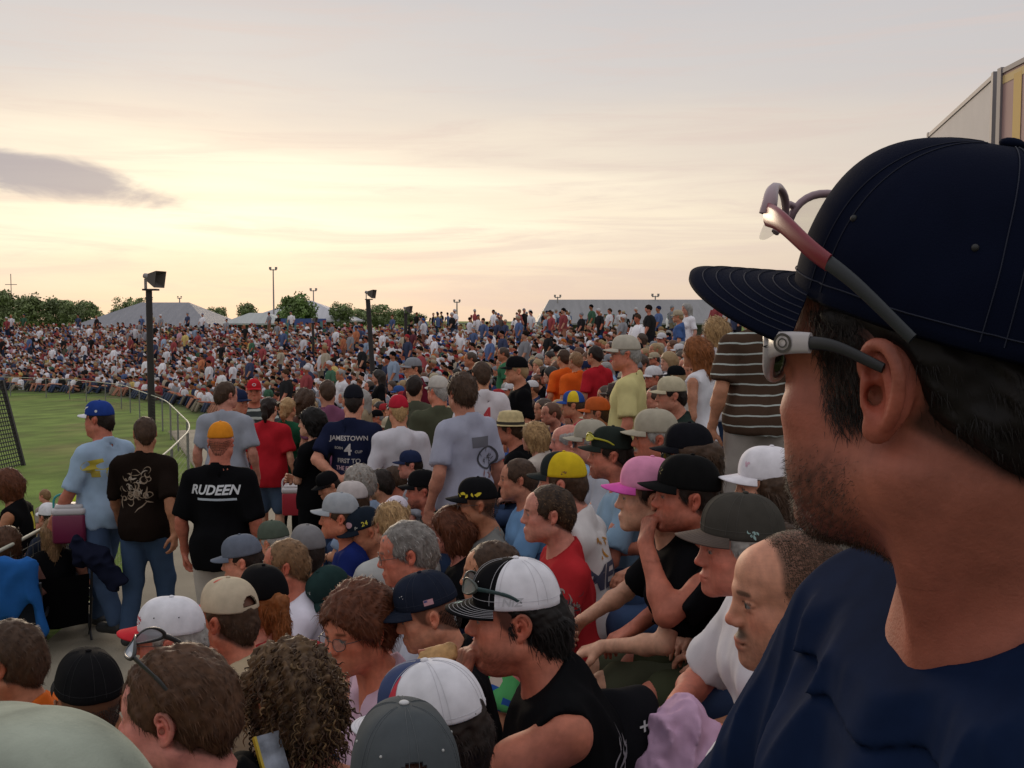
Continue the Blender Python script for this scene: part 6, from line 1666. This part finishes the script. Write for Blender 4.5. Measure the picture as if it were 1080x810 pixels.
def build_props(by):
    mn = by['cooler']; s = mn['s']
    # maroon cooler hanging from the hand of the man in light blue
    c = at(75, 557, 8.35); cooler(tuple(c - [0, 0, .11]), R_(10), .26, .19, .33, (.16, .012, .05), (.52, .50, .50), "maroon cooler with a white lid carried by the man in light blue", (.03, .30, .28))
    c = at(311, 540, 11.0); cooler(tuple(c - [0, 0, .02]), R_(8), .26, .2, .34, (.45, .02, .04), (.66, .62, .62), "red cooler with a white lid held beside the woman in red")
    # dark soft bag under his arm
    a, b = at(80, 573, 8.1), at(128, 612, 8.0); o = (a + b) / 2
    m_ = (a + b) / 2 - o + [0, 0, .03]
    blob('bag', [rc(a - o, m_, .045, .085, .03), rc(m_, b - o, .08, .04, .03), rc(m_ + [0, 0, -.03], (b - o) * .7 + [.02, 0, -.12], .06, .04, .05), rc(a - o + [0, 0, .02], (a - o) * .7 + [-.02, 0, -.10], .04, .05, .05),
                 disp(lambda P: F32(.012) * wnoise(P * np.array([1, 1, 2], F32), 5, 18) - F32(.012) * ridge(P, 6, 15))], (-.5, -.3, -.5), (.5, .3, .5), .010, cloth((.010, .012, .026)), None, o)
    tag(bpy.data.objects['bag'], "dark navy folded bag hanging against the legs of the man in light blue", "bag")
    for key, col, lb in (('c_blue', (.03, .035, .05), "low camp chair under the bright blue jacket"), ('c_blk', BLACK, "low black camp chair of the woman with straight sandy hair"), ('c_wht', (.04, .04, .05), "dark camp chair of the person in the white cap by the fence"), ('c_vest', BLACK, "dark camp chair of the woman in the sleeveless vest")):
        camp_chair(by[key], col, lb)
    S = by['c_blue']; L = np.array(S['loc']); f = rotz(S['rz'])
    A = [el((0, -.42, .66), (.23, .05, .24), None, .04), el((0, -.38, .87), (.21, .06, .045), None, .04), rc((.20, -.40, .82), (.27, -.38, .30), .045, .04, .05), rc((-.20, -.40, .82), (-.24, -.40, .34), .045, .04, .05),
         disp(lambda P: F32(.012) * wnoise(P * np.array([1, 1, .4], F32), 8, 17) - F32(.017) * ridge(P * np.array([1, 1, .40], F32), 9, 12))]
    jk = blob('jacket', A, (-.55, -.65, .02), (.55, -.2, 1.05), .012, cloth((.022, .115, .36)), None, L); jk.rotation_euler = (0, 0, S['rz']); jk.scale = (S['s'],) * 3
    tag(jk, "bright blue jacket hung over the back of a camp chair", "jacket")
    # pink jacket on the knees in front of the man with clasped hands
    p = at(706, 806, 2.55)
    A = [rc((.03, 0, .09), (.0, .0, -.02), .075, .07, .06), rc((.0, -.02, .0), (-.06, -.03, -.12), .06, .055, .06), rc((.06, .02, .06), (.10, .05, .0), .05, .05, .06),
         disp(lambda P: F32(.008) * wnoise(P, 4, 24) - F32(.016) * ridge(P * np.array([1, .7, .6], F32), 6, 22) - F32(.004) * ridge(P, 7, 55))]
    tag(blob('jacket', A, (-.25, -.25, -.3), (.28, .25, .25), .007, cloth((.56, .36, .50)), None, p), "crumpled pale pink jacket draped on the knees beside the clasped hands", "jacket")
    p = at(648, 792, 2.6)
    A = [el((0, 0, 0), (.12, .10, .13), None, .05), rc((-.05, 0, .10), (.07, .02, .11), .05, .05, .05), rc((.02, -.04, -.10), (.05, 0, -.3), .09, .08, .06), disp(lambda P: F32(.010) * wnoise(P, 14, 18) - F32(.006) * ridge(P, 16, 15))]
    bg = blob('bag', A, (-.3, -.3, -.45), (.3, .3, .3), .009, cloth((.010, .010, .012)), None, p); tag(bg, "black soft bag with a small white mark between the knees", "bag")
    b = bvh_of([v.co[:] for v in bg.data.vertices], [q.vertices[:] for q in bg.data.polygons])
    add_decal(decal(grid2(.5, .1)[0] * .05, grid2(.5, .1)[1], (.07, -.4, .09), (1, 0, .2), (0, .1, 1), (0, 1, 0), b, .003), 'mark', plain((.5, .5, .5), .6), bg)
    add_decal(decal(grid2(.1, .5)[0] * .05, grid2(.1, .5)[1], (.07, -.4, .09), (1, 0, .2), (0, .1, 1), (0, 1, 0), b, .004), 'mark', plain((.5, .5, .5), .6), bg)
    # the snack in the heavy man's hand
    S = by['eater']; J = skeleton(S); w = S['s'] * (rotz(S['rz']) @ (J['L']['w'] + np.array([.01, .055, .075]))) + np.array(S['loc'])
    A = [rc((-.03, 0, -.01), (.035, 0, .01), .019, .019, .01), rc((-.03, .014, .005), (.035, .014, .02), .014, .014, .01), disp(lambda P: F32(.003) * wnoise(P, 2, 90))]
    bun = blob('sandwich', A, (-.1, -.08, -.08), (.1, .08, .08), .0045, mat("bread", (.52, .30, .12), .8, bump=.4, bscale=120, var=.3, vscale=40), None, w); tag(bun, "half eaten bun held to the mouth of the heavy man", "sandwich")
    fl = MB(); fl.tube(np.array([(-.045, .010, .010), (0, .011, .014), (.048, .010, .020)]), [.007, .008, .007], 8); fl.build('filling', plain((.35, .10, .05), .5), bun, True)
    # folded programme in the curly haired woman's hand
    p = at(287, 796, 2.15); root = empty('programme', p, R_(40)); tag(root, "folded programme with a yellow edge in the hand of the curly haired woman", "programme")
    R = rotx(R_(-35)); MB().box((0, 0, 0), (.055, .008, .09), R=R).build('pages', mat("programme cover", (.34, .38, .44), .5, var=.6, vscale=22), root)
    MB().box(R @ np.array([-.0285, -.001, 0]), (.006, .011, .091), R=R).build('yellow_edge', plain((.62, .45, .03), .5), root)

# ------------------------------------------------------------------ the crowd further back
PAL = [('white', WHITE, 38), ('black', BLACK, 17), ('grey', (.26, .26, .28), 11), ('red', (.34, .03, .035), 8), ('navy', (.03, .045, .11), 9), ('blue', (.06, .11, .26), 5), ('light blue', (.26, .36, .50), 5),
       ('maroon', MAROON, 4), ('yellow', (.60, .44, .08), 3), ('orange', (.55, .15, .03), 2), ('green', (.04, .14, .07), 3), ('tan', (.40, .33, .22), 5), ('pink', (.55, .28, .34), 2), ('brown', (.09, .06, .045), 3)]
CAPS = [('white', (.62, .61, .62), 5), ('black', BLACK, 5), ('red', (.34, .03, .035), 2), ('navy', NAVY, 4), ('tan', (.42, .36, .25), 4), ('grey', GREY, 2), ('blue', (.04, .09, .26), 1.2), ('orange', (.50, .15, .03), .5)]
HC = [('brown', (.06, .036, .022), 5), ('dark', (.02, .014, .010), 4), ('blond', (.34, .23, .11), 3), ('grey', (.30, .29, .27), 2), ('auburn', (.11, .045, .02), 2)]
def pick(r, L):
    w = np.array([x[2] for x in L], float); return L[r.choice(len(L), p=w / w.sum())]
def crowd_seats():
    """row by row places in the stand: x, y, z, facing, row distance"""
    r = np.random.RandomState(11); out = []
    s = .5
    while s < 18.6:
        P = offset_line(s, 2.5, 66, .5)
        seg = np.hypot(*np.diff(P, axis=0).T); L = np.concatenate([[0], np.cumsum(seg)])
        n = int(L[-1] / .50); t = (np.arange(n) + r.uniform(-.22, .22, n) + r.uniform(0, 1)) * .50
        X = np.interp(t, L, P[:, 0]); Y = np.interp(t, L, P[:, 1])
        T = np.stack([np.interp(t, L, np.gradient(P[:, i])) for i in (0, 1)], 1); T /= np.linalg.norm(T, axis=1)[:, None]
        az = np.degrees(np.arctan2(-T[:, 1], T[:, 0])) + r.normal(0, 13, n)      # towards the track
        jx = r.normal(0, .09, (n, 2)); X = X + jx[:, 0]; Y = Y + jx[:, 1]
        sd, yn = stand_dist(X, Y)
        ok = (sd < stand_w(yn) + .2) & (sd > .3) & (r.uniform(0, 1, n) < .93)
        Z = ground0(X, Y)
        out.append(np.stack([X, Y, Z, az], 1)[ok])
        s += .76
    return np.concatenate(out)
def low_poly_person(stand):
    """few-sided figure for the far stands: verts, quads, and the part each vertex belongs to (0 skin, 1 shirt, 2 legs, 3 head cover)"""
    mb = MB(); ids = []
    def add(fn, pid):
        k = mb.n; fn(); ids.extend([pid] * (mb.n - k))
    z = .95 if stand else .13
    add(lambda: mb.tube([(0, 0, z - .08), (0, .02, z + .14), (0, 0, z + .36), (0, -.01, z + .50), (0, -.01, z + .55)], [.15, .145, .175, .12, .05], 7, flat=(1.1, .78)), 1)
    add(lambda: mb.tube([(0, 0, z + .52), (0, .02, z + .64)], .055, 5, cap=False), 0)
    add(lambda: mb.sphere((0, .03, z + .70), (.076, .095, .115), 7, 5), 0)
    add(lambda: mb.sphere((0, .012, z + .735), (.088, .108, .095), 7, 4), 3)
    for sx in (-1, 1):
        add(lambda: mb.tube([(sx * .19, 0, z + .47), (sx * .25, .05, z + .22)], [.065, .06], 5), 1)
        if stand:
            add(lambda: mb.tube([(sx * .25, .05, z + .24), (sx * .24, .18, z + .0)], [.045, .035], 4), 0)
            add(lambda: mb.tube([(sx * .09, 0, z), (sx * .10, .02, z - .45), (sx * .10, 0, z - .95)], [.095, .07, .05], 5), 2)
        else:
            add(lambda: mb.tube([(sx * .25, .05, z + .24), (sx * .10, .30, z + .26)], [.045, .04], 4), 0)
            add(lambda: mb.tube([(sx * .09, 0, z), (sx * (.13 + .03 * (sx > 0)), .40, z + .20), (sx * .16, .62, z - .12)], [.095, .075, .055], 5), 2)
    V = np.concatenate(mb.v); f4 = np.concatenate(mb.f4); f3 = np.concatenate(mb.f3)
    # caps of tubes are triangles; keep them as quads with a doubled corner dropped later
    return V, f4, f3, np.array(ids)
def brim_piece(): 
    return np.array([[-.06, .10, .735], [.06, .10, .735], [.05, .19, .715], [-.05, .19, .715]])
def build_far_crowd(P, seed=5):
    r = np.random.RandomState(seed)
    VV, F4, F3, CC = [], [], [], []; n0 = 0
    fig = {0: low_poly_person(False), 1: low_poly_person(True)}
    for st in (0, 1):
        V, f4, f3, ids = fig[st]
        Q = P[P[:, 4] == st]; N = len(Q)
        if not N: continue
        sc = r.normal(.94, .05, N)[:, None, None]
        # turn of the head is part of the crowd's liveliness: shear the upper body a little
        W = np.repeat(V[None], N, 0) * sc
        lean = r.normal(.10, .12, N) if not st else r.normal(0, .05, N); side = r.normal(0, .07, N)
        up = np.maximum(W[:, :, 2] - (.13 if not st else .9), 0)
        W[:, :, 1] += up * lean[:, None]; W[:, :, 0] += up * side[:, None]
        az = -np.radians(Q[:, 3]); c, s = np.cos(az)[:, None], np.sin(az)[:, None]
        X = W[:, :, 0] * c - W[:, :, 1] * s + Q[:, 0:1]; Y = W[:, :, 0] * s + W[:, :, 1] * c + Q[:, 1:2]; Z = W[:, :, 2] + Q[:, 2:3]
        VV.append(np.stack([X, Y, Z], -1).reshape(-1, 3))
        k = np.arange(N)[:, None, None] * len(V) + n0
        F4.append((f4[None] + k).reshape(-1, 4)); F3.append((f3[None] + k).reshape(-1, 3)); n0 += N * len(V)
        col = np.zeros((N, 4, 3))
        for i in range(N):
            col[i, 0] = np.array(SKIN[('fair', 'pink', 'mid', 'tan', 'red')[r.randint(5)]]) * r.uniform(.8, 1.1)
            col[i, 1] = np.array(pick(r, PAL)[1]) * r.uniform(.75, 1.15)
            lum = col[i, 1].mean(); col[i, 1] = (col[i, 1] * .78 + lum * .22) * 1.15 + .018  # shirts greyed and paled; the lift puts distance haze into the colour
            col[i, 2] = np.array(((.035, .05, .09), (.02, .02, .025), (.20, .17, .12), (.05, .06, .09), (.36, .17, .11))[r.randint(5)]) * r.uniform(.7, 1.2)
            col[i, 3] = np.array((pick(r, CAPS) if r.uniform() < .58 else pick(r, HC))[1]) * r.uniform(.8, 1.15)
        CC.append(col[:, ids].reshape(-1, 3))
    m = mat("crowd clothes", rough=.9, attr='Col', spec=.03)
    o = obj('crowd', mesh_np('crowd', np.concatenate(VV), [np.concatenate(F4), np.concatenate(F3)], [m], np.concatenate(CC)))
    tag(o, "the far stands packed with hundreds of small spectators in many colours", "crowd", None, 'stuff')
def mid_templates():
    base = dict(hv=.011, bv=.02, cv=.02, tv=.022, hairv=.013, blades=0, hands=0, handv=.02, legs=('long', DENIM), px=0, py=0)
    T = []
    for i, d in enumerate([dict(hair='short', skin='mid', lean=12), dict(hair='short', skin='red', lean=22, arms=('clasp', 'clasp'), fat=1.1, capped=1), dict(hair='short', skin='tan', lean=4, capped=1, hyaw=20),
                           dict(hair='bob', fem=1, skin='fair', lean=10), dict(hair='pony', fem=1, skin='mid', lean=16, arms=('knee', 'lap')), dict(hair='fluffy', skin='pink', lean=8, hyaw=-25, sh=1.1, fat=1.1),
                           dict(hair='short', skin='red', capped=1, lean=14, hyaw=-15, arms=('fold', 'fold')), dict(hair='short', skin='mid', capped=1, pose='stand'), dict(hair='long', fem=1, skin='fair', pose='stand', hlen=.18), dict(hair='short', skin='tan', pose='stand', fat=1.1)]):
        S = dict(base); S.update(d); S.setdefault('pose', 'sit'); S['seed'] = 100 + i
        if d.get('capped'): S['cap'] = C_(WHITE)
        T.append(S)
    return T
def build_mid(P, T, GT, marks):
    """P rows: x, y, z, azimuth, standing"""
    r = np.random.RandomState(3); lib = []
    for S, G in zip(T, GT):
        d = {'sit': S['pose'] == 'sit', 'fem': S.get('fem', 0), 'hair': S['hair'], 'cap': bool(S.get('cap'))}
        Ch, Rh = G['J']['Ch'], G['J']['Rh']
        d['body'] = mesh_np('body', *G['body'][:2], [skinmat()], G['body'][2])
        d['shirt'] = mesh_np('shirt', *G['shirt'], [cloth(GREY)]); d['trousers'] = mesh_np('trousers', *G['trousers'], [cloth(DENIM)])
        if G['hair'] is not None: d['hairm'] = mesh_np('hair', to_head(G['hair'][0], Ch, Rh), G['hair'][1], [plain((.06, .036, .022), .6)])
        if d['cap']:
            (V, Fq, pid), (BV, BF) = cap_geo(1.03)
            d['capm'] = mesh_np('cap', to_head(V, Ch, Rh), Fq, [capcloth(WHITE)]); d['brimm'] = mesh_np('brim', to_head(BV, Ch, Rh), BF, [capcloth(WHITE)])
        lib.append(d)
    sit = [i for i, d in enumerate(lib) if d['sit']]; std = [i for i, d in enumerate(lib) if not d['sit']]
    seen = {}
    mp, mq, _ = proj(np.array([m[:3] for m in marks]))
    for x, y, z, az, stn in P:
        k = (std if stn else sit)[r.randint(len(std if stn else sit))]; d = lib[k]
        root = empty('person', (x, y, z - (0 if stn else .16)), -R_(az)); s = float(r.normal(1.0, .05)); root.scale = (s, s, s)
        sc = pick(r, PAL); hc = pick(r, HC); cc = pick(r, CAPS)
        def part(nm, me, m, par=root):
            o = obj(nm, me, par); o.material_slots[0].link = 'OBJECT'; o.material_slots[0].material = m; return o
        obj('body', d['body'], root)
        part('shirt', d['shirt'], cloth(tuple(np.array(sc[1]) * (.85 + .3 * (r.randint(3) / 2)))))
        part('trousers', d['trousers'], cloth((DENIM, BLACK, KHAKI, (.07, .09, .14))[r.randint(4)]))
        if 'hairm' in d: part('hair', d['hairm'], plain(hc[1], .6))
        if d['cap']:
            c = part('cap', d['capm'], capcloth(cc[1])); part('brim', d['brimm'], capcloth(cc[1]), c)
        px, py, _ = proj(np.array([x, y, z + 1.0]))
        j = int(np.argmin((mp - px) ** 2 + ((mq - py) * 1.5) ** 2)); dx, dy = px - mp[j], py - mq[j]
        rel = ("left of" if dx < 0 else "right of") if abs(dx) > abs(dy) else ("behind" if dy < 0 else "below")
        if math.hypot(dx, dy) > 70: rel = {"left of": "well left of", "right of": "well right of", "behind": "far behind", "below": "in front of"}[rel]
        lab = "%s %s, %s shirt, %s, %s %s" % ("standing" if stn else "seated", "woman" if d['fem'] else "spectator", sc[0], ("%s cap" % cc[0]) if d['cap'] else "%s %s" % (hc[0], "ponytail" if d['hair'] == 'pony' else "hair"), rel, marks[j][3])
        tag(root, lab, 'person', "spectators in the middle of the crowd")
# ------------------------------------------------------------------ put it all together
def build_all():
    heroes()
    for S in HERO: place(S)
    T = mid_templates()
    jobs = HERO + T
    under = [dict(S, only='shirt', collar=1.512, loose=.010, folds=.4) for S in HERO if S.get('tshirt')]
    with ThreadPoolExecutor(4) as ex: GS = list(ex.map(person_geo, jobs + under))
    GH, GT, GU = GS[:len(HERO)], GS[len(HERO):len(jobs)], GS[len(jobs):]
    for S, G in zip([S for S in HERO if S.get('tshirt')], GU): GH[HERO.index(S)]['under'] = G['shirt']
    build_setting()
    build_benches()
    by = {}
    for S, G in zip(HERO, GH):
        root = make_person(S, G)
        if S.get('main'):
            J = G['J']
            shades(root, J['Ch'], J['Rh'], z=.024, y=-.004, tilt=-3, fcol=(.44, .41, .42), tcol=(.46, .43, .43), tipcol=(.012, .013, .015), lens=((.012, .014, .012), .98), tr=.0076, tip=.56, tipr=.58, length=.86, ring=.018, wide=.006, rimr=.0024, sc=1.06)
            shades(root, J['Ch'], J['Rh'], z=.085, y=.006, tilt=20, fcol=(.30, .20, .22), tcol=(.22, .022, .035), tipcol=(.016, .020, .024), lens=((.50, .48, .38), .34), tr=.0068, tip=.62, tipr=.72, length=1.28, sc=1.08, wide=.019, rimr=.0030, tdrop=.016, half=True)
        for key, word in (('eater', 'heavy man in a white and black cap'), ('cooler', 'carrying a cooler'), ('c_blue', 'bright blue jacket'), ('c_blk', 'low black folding'), ('c_wht', 'sitting by the fence'), ('c_vest', 'sleeveless vest')):
            if word in S['label']: by[key] = S
    build_props(by)
    # everybody else
    P = crowd_seats(); r = np.random.RandomState(2)
    head = P[:, :3] + [0, 0, 1.0]; px, py, d = proj(head)
    keep = (d > 4.6) & (px > -90) & (px < 1300) & ~((px > 770) & (d < 9))
    # not where a known person already is, nor in front of one
    for S in HERO:
        L = np.array(S['loc']); hx, hy, hd = S['px'], S['py'], S['d']
        keep &= np.hypot(P[:, 0] - L[0], P[:, 1] - L[1]) > .46
        if S.get('main') or hd < 4: continue
        w = 150 / hd + 230 / np.maximum(d, 1)
        keep &= ~((d < hd) & (np.abs(px - hx) < w) & (py - 150 / np.maximum(d, 1) < hy + (75 if S['pose'] == 'sit' else 330) / hd))
    thin = wnoise(P[:, :3].astype(F32) * np.array([1, 1, 0], F32), 77, 1.1); keep &= ~((thin > .55) & (r.uniform(0, 1, len(P)) < .5))
    P, px, py, d = P[keep], px[keep], py[keep], d[keep]
    st = (r.uniform(0, 1, len(P)) < .05).astype(float)
    P = np.concatenate([P, st[:, None]], 1)
    # standing on the crest and in the aisle
    ex = []
    for i in range(45):
        a = r.uniform(430, 720); dd = r.uniform(48, 72); q = at(a, 335, dd); ex.append((q[0], q[1], float(ground0(q[0], q[1])), r.uniform(-180, 180), 1.0))
    ex = np.array(ex)
    order = np.argsort(d); vis = order[(px[order] < 740) & (px[order] > 2)]
    n = max(0, 298 - len(HERO)); mid = vis[:n]; rest = np.setdiff1d(np.arange(len(P)), mid)
    marks = [(*(np.array(S['loc']) + [0, 0, 1.3]), S['short']) for S in HERO if S.get('short')]
    build_mid(P[mid], T, GT, marks)
    build_far_crowd(np.concatenate([P[rest], ex]))
    print("people", len(HERO), "mid", len(mid), "far", len(rest) + len(ex), "mid depth to", d[mid].max())
import time
_t = time.time()
build_all()
print("built in", time.time() - _t)
